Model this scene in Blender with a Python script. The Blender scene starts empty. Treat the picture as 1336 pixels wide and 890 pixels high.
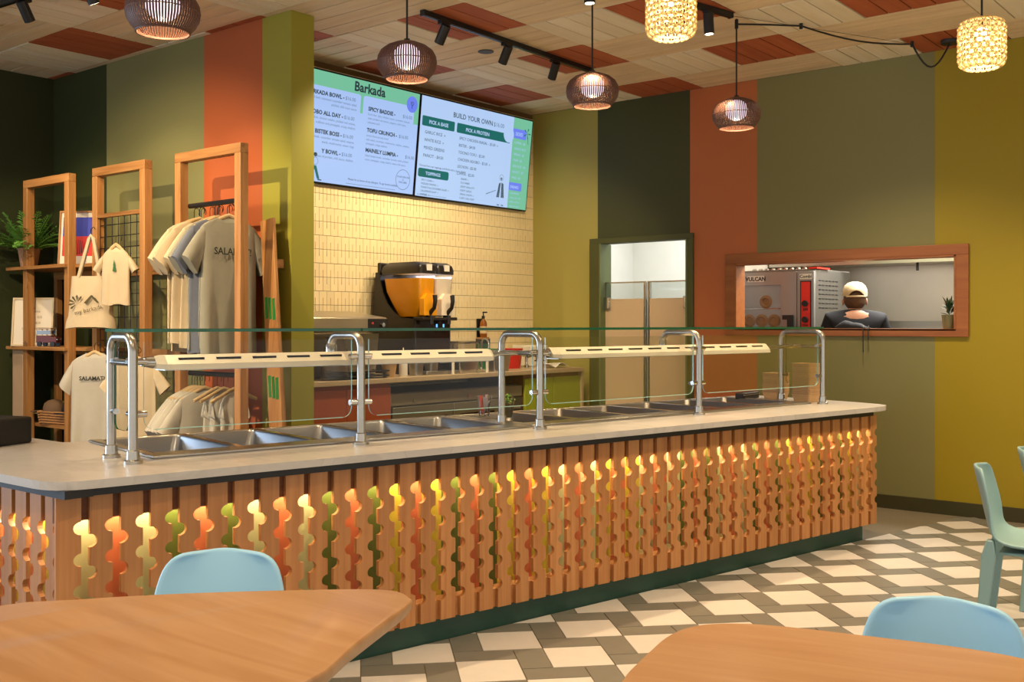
import bpy, bmesh, math, random
from mathutils import Vector, Matrix
random.seed(7)
PI = math.pi
scene = bpy.context.scene
COL = scene.collection

# ---------------------------------------------------------------- camera
CAM_H = 1.42
CAM_TH = math.atan(1113 / 1370)          # the tiled wall runs 39 degrees to the right of the view axis
cam_d = bpy.data.cameras.new('camera')
cam_d.sensor_width = 36.0
cam_d.lens = 36.0 * 1370 / 1336
cam_d.shift_y = -22.0 / 1336
cam_d.clip_start = 0.05
cam = bpy.data.objects.new('camera', cam_d)
COL.objects.link(cam)
cam.location = (0, 0, CAM_H)
cam.rotation_euler = (PI / 2, 0, CAM_TH)
scene.camera = cam

# ---------------------------------------------------------------- world, exposure
world = bpy.data.worlds.new('world')
scene.world = world
world.use_nodes = True
bg = world.node_tree.nodes['Background']
bg.inputs[0].default_value = (1.0, 0.95, 0.88, 1)
bg.inputs[1].default_value = 0.8
scene.view_settings.view_transform = 'Standard'
scene.view_settings.look = 'None'
scene.view_settings.gamma = 1.0
scene.view_settings.use_curve_mapping = False
scene.view_settings.exposure = 0.35
scene.cycles.use_denoising = True
scene.cycles.max_bounces = 8
scene.cycles.diffuse_bounces = 4
scene.cycles.glossy_bounces = 4
scene.cycles.transmission_bounces = 6
scene.cycles.transparent_max_bounces = 16
scene.cycles.sample_clamp_indirect = 6.0
scene.cycles.caustics_reflective = False
scene.cycles.caustics_refractive = False

WARM = (1.0, 0.70, 0.38)
WARM2 = (1.0, 0.75, 0.45)

# daylight entering by the shop window on the left, outside the frame

def light(name, kind, loc, energy, color=WARM, aim=None, size=0.06, spot=60, blend=.5, size_y=None):
    d = bpy.data.lights.new(name, kind)
    d.energy = energy
    d.color = color
    if kind == 'SPOT':
        d.spot_size = math.radians(spot); d.spot_blend = blend; d.shadow_soft_size = size
    elif kind == 'POINT':
        d.shadow_soft_size = size
    elif kind == 'AREA':
        d.size = size
        if size_y: d.shape = 'RECTANGLE'; d.size_y = size_y
    o = bpy.data.objects.new(name, d)
    COL.objects.link(o)
    o.location = loc
    if aim is not None:
        o.rotation_euler = (Vector(aim) - Vector(loc)).to_track_quat('-Z', 'Y').to_euler()
    return o

# ---------------------------------------------------------------- colour and materials
def lin(h):
    h = h.lstrip('#')
    c = [int(h[i:i + 2], 16) / 255 for i in (0, 2, 4)]
    return tuple((v / 12.92 if v <= .04045 else ((v + .055) / 1.055) ** 2.4) for v in c)

MATS = {}
def nodes_of(name):
    m = bpy.data.materials.new(name); m.use_nodes = True
    nt = m.node_tree
    return m, nt, nt.nodes['Principled BSDF']

def mixc(nt, fac, a, b):
    n = nt.nodes.new('ShaderNodeMix'); n.data_type = 'RGBA'
    for s, v in ((6, a), (7, b)):
        if isinstance(v, tuple): n.inputs[s].default_value = (*v[:3], 1)
        else: nt.links.new(v, n.inputs[s])
    if isinstance(fac, float): n.inputs[0].default_value = fac
    else: nt.links.new(fac, n.inputs[0])
    return n.outputs[2]

def mat(name, col, rough=.55, metal=0.0, var=.06, vscale=6.0, bump=0.0, bscale=80.0, coat=0.0, rnd=0.0, stretch=(1, 1, 1)):
    if name in MATS: return MATS[name]
    m, nt, b = nodes_of(name)
    c = lin(col) if isinstance(col, str) else col
    tc = nt.nodes.new('ShaderNodeTexCoord')
    mp = nt.nodes.new('ShaderNodeMapping'); mp.inputs['Scale'].default_value = stretch
    nt.links.new(tc.outputs['Object'], mp.inputs[0])
    nz = nt.nodes.new('ShaderNodeTexNoise'); nz.inputs['Scale'].default_value = vscale; nz.inputs['Detail'].default_value = 3
    nt.links.new(mp.outputs[0], nz.inputs[0])
    lo = tuple(max(0, v * (1 - var * 2)) for v in c); hi = tuple(min(1, v * (1 + var * 2)) for v in c)
    out = mixc(nt, nz.outputs[0], lo, hi)
    if rnd:
        oi = nt.nodes.new('ShaderNodeObjectInfo')
        hs = nt.nodes.new('ShaderNodeHueSaturation')
        mr = nt.nodes.new('ShaderNodeMapRange'); mr.inputs[3].default_value = 1 - rnd; mr.inputs[4].default_value = 1 + rnd
        nt.links.new(oi.outputs['Random'], mr.inputs[0]); nt.links.new(mr.outputs[0], hs.inputs['Value'])
        nt.links.new(out, hs.inputs['Color']); out = hs.outputs[0]
    nt.links.new(out, b.inputs['Base Color'])
    b.inputs['Roughness'].default_value = rough
    b.inputs['Metallic'].default_value = metal
    if coat: b.inputs['Coat Weight'].default_value = coat; b.inputs['Coat Roughness'].default_value = .15
    if bump:
        n2 = nt.nodes.new('ShaderNodeTexNoise'); n2.inputs['Scale'].default_value = bscale; n2.inputs['Detail'].default_value = 2
        nt.links.new(mp.outputs[0], n2.inputs[0])
        bp = nt.nodes.new('ShaderNodeBump'); bp.inputs['Strength'].default_value = bump; bp.inputs['Distance'].default_value = .01
        nt.links.new(n2.outputs[0], bp.inputs['Height']); nt.links.new(bp.outputs[0], b.inputs['Normal'])
    MATS[name] = m
    return m

def wood(name, a, bcol, axis=2, rough=.45, fine=16.0, rnd=.10, coat=0.0, along=1.0):
    """grain stretched along one axis, each piece shifted by its own random value"""
    if name in MATS: return MATS[name]
    m, nt, b = nodes_of(name)
    tc = nt.nodes.new('ShaderNodeTexCoord'); oi = nt.nodes.new('ShaderNodeObjectInfo')
    mp = nt.nodes.new('ShaderNodeMapping')
    sc = [fine] * 3; sc[axis] = along
    mp.inputs['Scale'].default_value = sc
    mul = nt.nodes.new('ShaderNodeMath'); mul.operation = 'MULTIPLY'; mul.inputs[1].default_value = 37.0
    nt.links.new(oi.outputs['Random'], mul.inputs[0])
    cmb = nt.nodes.new('ShaderNodeCombineXYZ')
    for i in range(3): nt.links.new(mul.outputs[0], cmb.inputs[i])
    nt.links.new(cmb.outputs[0], mp.inputs['Location'])
    nt.links.new(tc.outputs['Object'], mp.inputs[0])
    nz = nt.nodes.new('ShaderNodeTexNoise'); nz.inputs['Scale'].default_value = 1.6; nz.inputs['Detail'].default_value = 6
    nz.inputs['Distortion'].default_value = .6
    nt.links.new(mp.outputs[0], nz.inputs[0])
    rp = nt.nodes.new('ShaderNodeValToRGB')
    rp.color_ramp.elements[0].position = .3; rp.color_ramp.elements[1].position = .7
    rp.color_ramp.elements[0].color = (*lin(bcol), 1); rp.color_ramp.elements[1].color = (*lin(a), 1)
    nt.links.new(nz.outputs[0], rp.inputs[0])
    hs = nt.nodes.new('ShaderNodeHueSaturation')
    mr = nt.nodes.new('ShaderNodeMapRange'); mr.inputs[3].default_value = 1 - rnd; mr.inputs[4].default_value = 1 + rnd
    nt.links.new(oi.outputs['Random'], mr.inputs[0]); nt.links.new(mr.outputs[0], hs.inputs['Value'])
    nt.links.new(rp.outputs[0], hs.inputs['Color'])
    nt.links.new(hs.outputs[0], b.inputs['Base Color'])
    b.inputs['Roughness'].default_value = rough
    if coat: b.inputs['Coat Weight'].default_value = coat; b.inputs['Coat Roughness'].default_value = .2
    MATS[name] = m
    return m

def emis(name, col, strength):
    if name in MATS: return MATS[name]
    m, nt, b = nodes_of(name)
    c = lin(col) if isinstance(col, str) else col
    b.inputs['Base Color'].default_value = (*[v * .08 for v in c], 1)
    b.inputs['Emission Color'].default_value = (*c, 1)
    b.inputs['Emission Strength'].default_value = strength
    b.inputs['Roughness'].default_value = .35
    MATS[name] = m
    return m

def glass(name, tint=(.93, .97, .95), refl=1.0, rough=.02):
    if name in MATS: return MATS[name]
    m, nt, b = nodes_of(name)
    nt.nodes.remove(b)
    out = [n for n in nt.nodes if n.type == 'OUTPUT_MATERIAL'][0]
    tr = nt.nodes.new('ShaderNodeBsdfTransparent'); tr.inputs[0].default_value = (*tint, 1)
    gl = nt.nodes.new('ShaderNodeBsdfGlossy'); gl.inputs['Roughness'].default_value = rough
    fr = nt.nodes.new('ShaderNodeFresnel'); fr.inputs[0].default_value = 1.45
    mu = nt.nodes.new('ShaderNodeMath'); mu.operation = 'MULTIPLY'; mu.inputs[1].default_value = refl
    nt.links.new(fr.outputs[0], mu.inputs[0])
    mx = nt.nodes.new('ShaderNodeMixShader')
    nt.links.new(mu.outputs[0], mx.inputs[0]); nt.links.new(tr.outputs[0], mx.inputs[1]); nt.links.new(gl.outputs[0], mx.inputs[2])
    nt.links.new(mx.outputs[0], out.inputs[0])
    MATS[name] = m
    return m

def bands(name, edges, cols, axis, rough=.6):
    """painted wall stripes: constant colour steps along one world axis"""
    m, nt, b = nodes_of(name)
    tc = nt.nodes.new('ShaderNodeTexCoord'); sp = nt.nodes.new('ShaderNodeSeparateXYZ')
    nt.links.new(tc.outputs['Object'], sp.inputs[0])
    lo, hi = edges[0], edges[-1]
    mr = nt.nodes.new('ShaderNodeMapRange'); mr.inputs[1].default_value = lo; mr.inputs[2].default_value = hi
    nt.links.new(sp.outputs[axis], mr.inputs[0])
    rp = nt.nodes.new('ShaderNodeValToRGB'); cr = rp.color_ramp; cr.interpolation = 'CONSTANT'
    while len(cr.elements) < len(cols): cr.elements.new(.5)
    for e, x, c in zip(cr.elements, edges[:-1], cols):
        e.position = (x - lo) / (hi - lo)
    for e, c in zip(cr.elements, cols): e.color = (*lin(c), 1)
    nt.links.new(mr.outputs[0], rp.inputs[0])
    nz = nt.nodes.new('ShaderNodeTexNoise'); nz.inputs['Scale'].default_value = 120
    nt.links.new(tc.outputs['Object'], nz.inputs[0])
    bp = nt.nodes.new('ShaderNodeBump'); bp.inputs['Strength'].default_value = .05; bp.inputs['Distance'].default_value = .004
    nt.links.new(nz.outputs[0], bp.inputs['Height']); nt.links.new(bp.outputs[0], b.inputs['Normal'])
    nt.links.new(rp.outputs[0], b.inputs['Base Color'])
    b.inputs['Roughness'].default_value = rough
    return m

# ---------------------------------------------------------------- mesh builder
class MB:
    def __init__(s):
        s.v = []; s.f = []; s.mi = []; s.cur = 0
    def add(s, vs, fs):
        o = len(s.v); s.v += [tuple(p) for p in vs]
        for f in fs: s.f.append([i + o for i in f]); s.mi.append(s.cur)
        return s
    def box(s, x0, x1, y0, y1, z0, z1, M=None):
        vs = [Vector(p) for p in ((x0, y0, z0), (x1, y0, z0), (x1, y1, z0), (x0, y1, z0), (x0, y0, z1), (x1, y0, z1), (x1, y1, z1), (x0, y1, z1))]
        if M is not None: vs = [M @ p for p in vs]
        return s.add(vs, [(0, 3, 2, 1), (4, 5, 6, 7), (0, 1, 5, 4), (1, 2, 6, 5), (2, 3, 7, 6), (3, 0, 4, 7)])
    def prism(s, pts, z0, z1, M=None, side=None):
        """polygon in x,y (counter-clockwise) extruded in z; side = material index of the rim"""
        n = len(pts)
        vs = [Vector((x, y, z0)) for x, y in pts] + [Vector((x, y, z1)) for x, y in pts]
        if M is not None: vs = [M @ p for p in vs]
        s.add(vs, [list(range(n - 1, -1, -1)), list(range(n, 2 * n))])
        c = s.cur
        if side is not None: s.cur = side
        o = len(s.v) - 2 * n
        for i in range(n):
            j = (i + 1) % n
            s.f.append([o + i, o + j, o + n + j, o + n + i]); s.mi.append(s.cur)
        s.cur = c
        return s
    def rings(s, rs, cap0=True, cap1=True, closed=True):
        n = len(rs[0]); o = len(s.v)
        vs = [p for r in rs for p in r]; fs = []
        for k in range(len(rs) - 1):
            for i in range(n if closed else n - 1):
                j = (i + 1) % n
                fs.append((k * n + i, k * n + j, (k + 1) * n + j, (k + 1) * n + i))
        if cap0: fs.append(tuple(range(n - 1, -1, -1)))
        if cap1: fs.append(tuple((len(rs) - 1) * n + i for i in range(n)))
        return s.add(vs, fs)
    def lathe(s, prof, seg=24, c=(0, 0, 0), M=None, cap0=True, cap1=True):
        rs = []
        for r, z in prof:
            ring = [Vector((c[0] + r * math.cos(2 * PI * i / seg), c[1] + r * math.sin(2 * PI * i / seg), c[2] + z)) for i in range(seg)]
            if M is not None: ring = [M @ p for p in ring]
            rs.append(ring)
        return s.rings(rs, cap0, cap1)
    def cyl(s, p0, p1, r0, r1=None, seg=12):
        return s.tube([p0, p1], r0, seg, r_end=r1)
    def tube(s, path, r, seg=8, r_end=None, closed=False, sx=1.0, radii=None):
        P = [Vector(p) for p in path]; n = len(P); rs = []
        up = Vector((0, 0, 1))
        t0 = (P[1] - P[0]).normalized()
        if abs(t0.dot(up)) > .95: up = Vector((1, 0, 0))
        side = t0.cross(up).normalized()
        for k in range(n):
            if closed: t = (P[(k + 1) % n] - P[k - 1]).normalized()
            elif k == 0: t = t0
            elif k == n - 1: t = (P[-1] - P[-2]).normalized()
            else: t = ((P[k + 1] - P[k]).normalized() + (P[k] - P[k - 1]).normalized()).normalized()
            side = (side - t * side.dot(t)).normalized()
            up2 = t.cross(side)
            rr = radii[k] if radii else (r if r_end is None else r + (r_end - r) * k / (n - 1))
            rs.append([P[k] + side * (rr * sx * math.cos(2 * PI * i / seg)) + up2 * (rr * math.sin(2 * PI * i / seg)) for i in range(seg)])
        if closed:
            rs.append(rs[0]); return s.rings(rs, False, False)
        return s.rings(rs)
    def ball(s, c, r, seg=16, rows=10, sc=(1, 1, 1)):
        prof = []
        rs = []
        for k in range(1, rows):
            a = PI * k / rows
            rs.append([Vector((c[0] + sc[0] * r * math.sin(a) * math.cos(2 * PI * i / seg), c[1] + sc[1] * r * math.sin(a) * math.sin(2 * PI * i / seg), c[2] - sc[2] * r * math.cos(a))) for i in range(seg)])
        return s.rings(rs)
    def grid(s, P):
        """P[k][i] rows of points"""
        n = len(P[0]); vs = [p for r in P for p in r]
        fs = [(k * n + i, k * n + i + 1, (k + 1) * n + i + 1, (k + 1) * n + i) for k in range(len(P) - 1) for i in range(n - 1)]
        return s.add(vs, fs)
    def mesh(s, name, mats, smooth=None):
        me = bpy.data.meshes.new(name)
        me.from_pydata(s.v, [], s.f)
        for m in (mats if isinstance(mats, (list, tuple)) else [mats]): me.materials.append(m)
        me.polygons.foreach_set('material_index', s.mi)
        if smooth:
            me.polygons.foreach_set('use_smooth', [True] * len(s.f))
            me.set_sharp_from_angle(angle=math.radians(smooth))
        me.update()
        return me
    def build(s, name, mats, parent=None, smooth=None, bevel=0, bseg=2, fix=False):
        me = s.mesh(name, mats, smooth)
        if fix:
            bm = bmesh.new(); bm.from_mesh(me); bmesh.ops.recalc_face_normals(bm, faces=bm.faces); bm.to_mesh(me); bm.free()
        o = bpy.data.objects.new(name, me); COL.objects.link(o)
        if parent is not None: o.parent = parent
        if bevel:
            b = o.modifiers.new('bevel', 'BEVEL'); b.width = bevel; b.segments = bseg; b.limit_method = 'ANGLE'; b.angle_limit = math.radians(40)
            me.polygons.foreach_set('use_smooth', [True] * len(me.polygons)); me.set_sharp_from_angle(angle=math.radians(30))
            b.harden_normals = False
        return o

def tag(o, label=None, cat=None, group=None, kind=None):
    if label: o['label'] = label
    if cat: o['category'] = cat
    if group: o['group'] = group
    if kind: o['kind'] = kind
    return o

def empty(name, loc=(0, 0, 0), rz=0, label=None, cat=None, group=None, kind=None):
    o = bpy.data.objects.new(name, None); COL.objects.link(o)
    o.empty_display_size = .1
    o.location = loc; o.rotation_euler = (0, 0, rz)
    return tag(o, label, cat, group, kind)

def copy_tree(o, parent=None):
    c = o.copy(); COL.objects.link(c)
    if parent is not None: c.parent = parent
    for ch in list(o.children): copy_tree(ch, c)
    return c

def place(name, me, parent, M):
    o = bpy.data.objects.new(name, me); COL.objects.link(o); o.parent = parent; o.matrix_local = M
    return o

FWD = Vector((-math.sin(CAM_TH), math.cos(CAM_TH), 0)); RGT = Vector((math.cos(CAM_TH), math.sin(CAM_TH), 0))
def image_size(p):
    """rough size in the photograph of a piece at p (1/depth), 0 outside the frame"""
    q = Vector(p) - Vector((0, 0, CAM_H)); d = q.dot(FWD)
    if d < .3: return 0
    x = q.dot(RGT) / d; y = q.z / d
    if abs(x) > .53 or not (-.37 < y < .34): return 1e-3 / (d + abs(x) + abs(y))
    return 1 / d

def pieces(parent, items, limit=300, stuff_name='far_pieces'):
    """items: (name, mesh, matrix, centre). The `limit` that show largest become objects, the rest one part of kind stuff."""
    items = sorted(items, key=lambda t: -image_size(t[3]))
    for nm, me, M, c in items[:limit]: place(nm, me, parent, M)
    rest = items[limit:]
    if rest:
        bm = bmesh.new(); mats = []
        for nm, me, M, c in rest:
            n0 = len(bm.faces)
            tmp = me.copy(); tmp.transform(M); bm.from_mesh(tmp); bpy.data.meshes.remove(tmp)
            bm.faces.ensure_lookup_table()
            mt = me.materials[0]
            if mt not in mats: mats.append(mt)
            k = mats.index(mt)
            for f in bm.faces[n0:]: f.material_index = k
        me = bpy.data.meshes.new(stuff_name); bm.to_mesh(me); bm.free()
        for mt in mats: me.materials.append(mt)
        o = bpy.data.objects.new(stuff_name, me); COL.objects.link(o); o.parent = parent
        o['kind'] = 'stuff'

_txt = {}
def text_into(mb, s, size, M, align='LEFT', bold=0.0, shear=0.0):
    """flat lettering (x right, y up) added to a mesh builder"""
    cu = bpy.data.curves.new('lettering', 'FONT'); cu.body = s; cu.size = size; cu.align_x = align
    cu.resolution_u = 2; cu.offset = bold; cu.shear = shear
    o = bpy.data.objects.new('lettering', cu)
    me = bpy.data.meshes.new_from_object(o)
    mb.add([M @ v.co for v in me.vertices], [list(p.vertices) for p in me.polygons])
    bpy.data.objects.remove(o); bpy.data.curves.remove(cu); bpy.data.meshes.remove(me)

def T(x, y, z, rz=0): return Matrix.Translation((x, y, z)) @ Matrix.Rotation(rz, 4, 'Z')
def rrect(x0, x1, y0, y1, r, n=4):
    pts = []
    for cx, cy, a0 in ((x1 - r, y0 + r, -PI / 2), (x1 - r, y1 - r, 0), (x0 + r, y1 - r, PI / 2), (x0 + r, y0 + r, PI)):
        for k in range(n + 1):
            a = a0 + PI / 2 * k / n; pts.append((cx + r * math.cos(a), cy + r * math.sin(a)))
    return pts
ORD = ['first', 'second', 'third', 'fourth', 'fifth', 'sixth', 'seventh', 'eighth', 'ninth', 'tenth']
# ---------------------------------------------------------------- shared materials
m_steel = mat('brushed_steel', '#b9b6ae', .28, 1.0, .05, 3, stretch=(1, 1, 14))
m_chrome = mat('polished_steel', '#c9c7c2', .16, 1.0, .02)
m_black = mat('black_metal', '#141312', .45, 0, .05)
m_blackgloss = mat('black_plastic', '#1a1613', .22, 0, .04)
m_white = mat('white_enamel', '#e9e2d0', .35, 0, .02)
m_oak = wood('honey_oak', '#b98650', '#986534', 2, .42, 18)
m_oakx = wood('honey_oak_across', '#b98650', '#986534', 0, .42, 18)
m_oaky = wood('honey_oak_deep', '#b98650', '#986534', 1, .42, 18)

# ---------------------------------------------------------------- lamps of the room (track heads are modelled further down)
CEIL = 3.475
BACK = 8.14       # painted back wall
SIDE = -6.35      # tiled side wall

# ---------------------------------------------------------------- floor
m_conc = mat('concrete_floor', '#736b5b', .5, 0, .08, 3, bump=.05)
m_grout = mat('grout', '#7c766a', .8, 0, .05)
m_tw = mat('cream_floor_tile', '#d1cdc9', .32, 0, .03, 14, rnd=.04)
m_tg = mat('grey_floor_tile', '#74736c', .34, 0, .06, 14, rnd=.07)
floor = MB().box(-8.7, 4.2, -3.0, 11, -.12, -.004).build('floor', m_conc)
tag(floor, 'polished concrete floor with cream and grey geometric tiles', kind='structure')

CA = math.atan(.195)                     # the service counter is turned 11 degrees off the tiled wall
CO = Vector((-3.438, 1.812, 0))
CU = Vector((math.sin(CA), math.cos(CA), 0)); CI = Vector((-math.cos(CA), math.sin(CA), 0))
RC = PI / 2 - CA
CM = T(CO.x, CO.y, 0, RC)
def cw(u, w, z=0): return CO + CU * u + CI * w + Vector((0, 0, z))

def clip(poly, a, n):
    """keep the part of a polygon on the side n of a line through a"""
    out = []
    for i in range(len(poly)):
        p, q = Vector(poly[i]), Vector(poly[(i + 1) % len(poly)])
        dp, dq = (p - a).dot(n), (q - a).dot(n)
        if dp >= 0: out.append(tuple(p))
        if (dp >= 0) != (dq >= 0): t = dp / (dp - dq); out.append(tuple(p + (q - p) * t))
    return out
d = .3715; rot = math.radians(2.2)
ex = Vector((math.cos(rot), math.sin(rot))); ey = Vector((-math.sin(rot), math.cos(rot)))
o0 = Vector((-2.983, 3.648))
g = .0025
def inset(poly, g):
    c = sum((Vector(p) for p in poly), Vector((0, 0))) / len(poly)
    return [tuple(Vector(p) + (c - Vector(p)).normalized() * g * 1.4) for p in poly]
kinds = [('cream_tile', m_tw, [(-d / 2, 0), (0, -d / 2), (d / 2, 0), (0, d / 2)]),
         ('grey_tile', m_tg, [(-d / 2, 0), (0, d / 2), (-d / 4, 3 * d / 4), (-3 * d / 4, d / 4)]),
         ('grey_tile', m_tg, [(-d / 4, 3 * d / 4), (d / 4, d / 4), (d / 2, d / 2), (0, d)])]
tile_mesh = []
for nm, mt, pl in kinds:
    P = inset(pl, g)
    if sum(P[i][0] * P[(i + 1) % 4][1] - P[(i + 1) % 4][0] * P[i][1] for i in range(4)) < 0: P = P[::-1]
    tile_mesh.append((nm, mt, P, MB().prism(P, -.004, 0).mesh(nm, mt)))
ln_a = Vector((CO.x, CO.y)) + Vector((CI.x, CI.y)) * .10; ln_n = -Vector((CI.x, CI.y))
white_items, grey_items = [], []
for j in range(-16, 14):
    for i in range(-8, 22):
        c = o0 + ex * d * (i + .5 * (j % 2)) + ey * d * j
        if not (-3.9 < c.x < 3.4 and -1.2 < c.y < 8.0): continue
        for k, (nm, mt, P, me) in enumerate(tile_mesh):
            W = [Vector((c.x, c.y)) + ex * x + ey * y for x, y in P]
            ds = [(p - ln_a).dot(ln_n) for p in W]
            if max(ds) <= 0.01 or max(p.y for p in W) > BACK: continue
            cc = (sum(p.x for p in W) / 4, sum(p.y for p in W) / 4, 0)
            lst = white_items if k == 0 else grey_items
            if min(ds) >= 0: lst.append((nm, me, T(c.x, c.y, 0, rot), cc))
            else:
                C = clip([tuple(p) for p in W], ln_a, ln_n)
                if len(C) >= 3: lst.append((nm, MB().prism(C, -.004, 0).mesh(nm, mt), Matrix.Identity(4), cc))
pieces(floor, white_items, 300, 'distant_cream_tiles')
pieces(floor, grey_items, 300, 'distant_grey_tiles')

# ---------------------------------------------------------------- ceiling of plank panels
m_pl_tan = wood('tan_ceiling_plank', '#efd9b6', '#e0c59c', 0, .75, 10, .05, along=.8)
m_pl_light = wood('pale_ceiling_plank', '#f6ead2', '#ecdcba', 1, .75, 10, .04, along=.8)
m_pl_terra = wood('terracotta_ceiling_plank', '#b8623a', '#a6542e', 1, .75, 10, .05, along=.8)
ceiling = MB().box(-8.7, 4.2, -3.0, BACK + .12, CEIL + .024, CEIL + .14).build('ceiling', mat('ceiling_void', '#3a2a1c', .9))
tag(ceiling, 'wood plank panel ceiling in tan and terracotta squares', kind='structure')
PX, PY = .622, .65
items = []
def plank_mesh(w, h, mt, nm): 
    return MB().box(-w / 2 + .005, w / 2 - .005, -h / 2 + .005, h / 2 - .005, 0, .024).mesh(nm, mt)
pk = {}
for j in range(-1, 14):
    y1 = min(7.62 - PY * j, BACK); y0 = 7.62 - PY * (j + 1); hh = y1 - y0; yc = (y0 + y1) / 2
    for i in range(-8, 11):
        x1 = -1.98 - PX * i; x0 = x1 - PX
        if x1 < SIDE - .6 and yc > 5: continue
        if x0 < -8.9 or x1 > 4: continue
        k = (i + (2 if j % 2 == 0 else 0)) % 4
        if k in (0, 1):
            for q in range(4):
                key = ('s', k, round(hh, 3))
                mt = m_pl_terra if k == 0 else m_pl_light
                if key not in pk: pk[key] = plank_mesh(PX / 4, hh, mt, 'plank')
                c = (x0 + PX / 4 * (q + .5), yc, CEIL + random.uniform(0, .002) - (.003 if k == 1 else 0))
                items.append(('plank', pk[key], T(*c), c))
        elif k == 2:
            for q in range(4):
                key = ('l', round(hh, 3))
                if key not in pk: pk[key] = plank_mesh(PX * 2, hh / 4, m_pl_tan, 'plank')
                c = (x0, y0 + hh / 4 * (q + .5), CEIL + random.uniform(0, .002))
                items.append(('plank', pk[key], T(*c), c))
pieces(ceiling, items, 300, 'remaining_planks')

# ---------------------------------------------------------------- walls
OLIVE, DKGREEN, TERRA, SAGE, MUST, CHART = '#a59a4c', '#3e4218', '#b96a3a', '#7e7b4c', '#98860c', '#9a9430'
m_wb = bands('striped_paint_back', [-6.6, -5.594, -4.624, -3.974, -2.517, 4.3], [OLIVE, DKGREEN, TERRA, SAGE, MUST], 0)
W = MB()
DX0, DX1, DZ = -5.55, -4.62, 2.17
WX0, WX1, WZ0, WZ1 = -4.158, -2.356, 1.385, 1.935
b0, b1 = BACK, BACK + .12
W.box(-6.5, DX0, b0, b1, -.004, CEIL); W.box(DX0, DX1, b0, b1, DZ, CEIL); W.box(DX1, WX0, b0, b1, -.004, CEIL)
W.box(WX0, WX1, b0, b1, -.004, WZ0); W.box(WX0, WX1, b0, b1, WZ1, CEIL); W.box(WX1, 4.2, b0, b1, -.004, CEIL)
wall_back = tag(W.build('wall_back', m_wb), 'back wall painted in olive, green, terracotta, sage and mustard stripes', kind='structure')
m_we = bands('striped_paint_display', [-8.7, -7.73, -6.427, -5.755, -5.3], ['#2f3612', SAGE, '#b05a2c', CHART], 0)
wall_display = tag(MB().box(-8.7, -5.45, 4.42, 4.61, -.004, CEIL).build('wall_display', m_we), 'partition wall in dark green, sage, terracotta and chartreuse stripes', kind='structure')
wall_end = tag(MB().box(-8.7, -8.55, 1.3, 4.42, -.004, CEIL).box(-8.7, -8.55, -3.0, -2.3, -.004, CEIL).box(-8.7, -8.55, -2.3, 1.3, -.004, .5).box(-8.7, -8.55, -2.3, 1.3, 2.9, CEIL).build('wall_end', mat('dark_green_paint', '#2c3210', .6, 0, .04)), 'dark green side wall beside the shelves', kind='structure')

# glazed tile wall: every tile has a slot cut half way up (or down) its middle
m_tile = mat('yellow_glazed_tile', '#e8d4a4', .3, 0, .035, 5, rnd=.05, coat=.3)
wall_side = tag(MB().box(SIDE - .15, SIDE - .006, 4.61, BACK, -.004, CEIL).build('wall_side', mat('tile_grout', '#6e4d22', .85, 0, .06)), 'side wall clad in butter yellow vertical tiles', kind='structure')
TP, TC = .0775, .1093
def slot_tile(up, h=TC):
    w = TP / 2 - .0017; hh = h / 2 - .0018; sl = .0022
    if up: pts = [(-w, -hh), (w, -hh), (w, hh), (sl, hh), (sl, 0), (-sl, 0), (-sl, hh), (-w, hh)]
    else: pts = [(-w, -hh), (-sl, -hh), (-sl, 0), (sl, 0), (sl, -hh), (w, -hh), (w, hh), (-w, hh)]
    M = Matrix(((0, 0, 1, 0), (1, 0, 0, 0), (0, 1, 0, 0), (0, 0, 0, 1)))
    return MB().prism(pts, -.006, .004, M).mesh('tile', m_tile)
tl_dn, tl_up = slot_tile(False), slot_tile(True)
items = []
ZT = 2.336
for r in range(-11, 22):
    zt = ZT - TC * r
    zc = zt - TC / 2
    if zc > CEIL - .05 or zc < .8: continue
    even = r % 2 == 0
    ya = 5.343
    for k in range(-10, 37):
        yc = ya + TP * (k + (.5 if even else 1.0))
        if yc > BACK + .038 or yc < 4.66: continue
        c = (SIDE, yc, zc)
        items.append(('tile', tl_dn if even else tl_up, T(*c), c))
pieces(wall_side, items, 300, 'remaining_wall_tiles')

base = tag(MB().box(DX1, 4.2, b0 - .014, b0, -.004, .10).build('baseboard_back', mat('olive_baseboard', '#3c3a1e', .5)), 'dark olive baseboard along the back wall', kind='structure')

# ---------------------------------------------------------------- doorway with two swing doors
m_casing = mat('dark_green_casing', '#4a4d20', .5, 0, .04)
door = empty('door_1', (0, 0, 0), label='doorway with a pair of tan swing doors', kind='structure')
MB().box(DX0 - .11, DX0, b0 - .02, b0, 0, DZ).box(DX0 - .11, DX0, b0, b0 + .001, 0, DZ).build('door_casing', m_casing, door, bevel=.003)
MB().box(DX1, DX1 + .06, b0 - .02, b0, 0, DZ).build('door_casing', m_casing, door, bevel=.003)
MB().box(DX0 - .11, DX1 + .06, b0 - .02, b0, DZ, DZ + .05).build('door_casing', m_casing, door, bevel=.003)
MB().box(DX0, DX0 + .015, b0 - .02, b1 + .04, 0, DZ).build('jamb', mat('jamb_green', '#6d7a4e', .5), door)
MB().box(DX1 - .015, DX1, b0 - .02, b1 + .04, 0, DZ).build('jamb', mat('jamb_green', '#6d7a4e', .5), door)
m_plex = glass('clear_door_vinyl', (.86, .88, .87), 1.4, .06)
m_tan = mat('tan_door_sheet', '#dcc09a', .3, 0, .05, 2, coat=.2)
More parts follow.
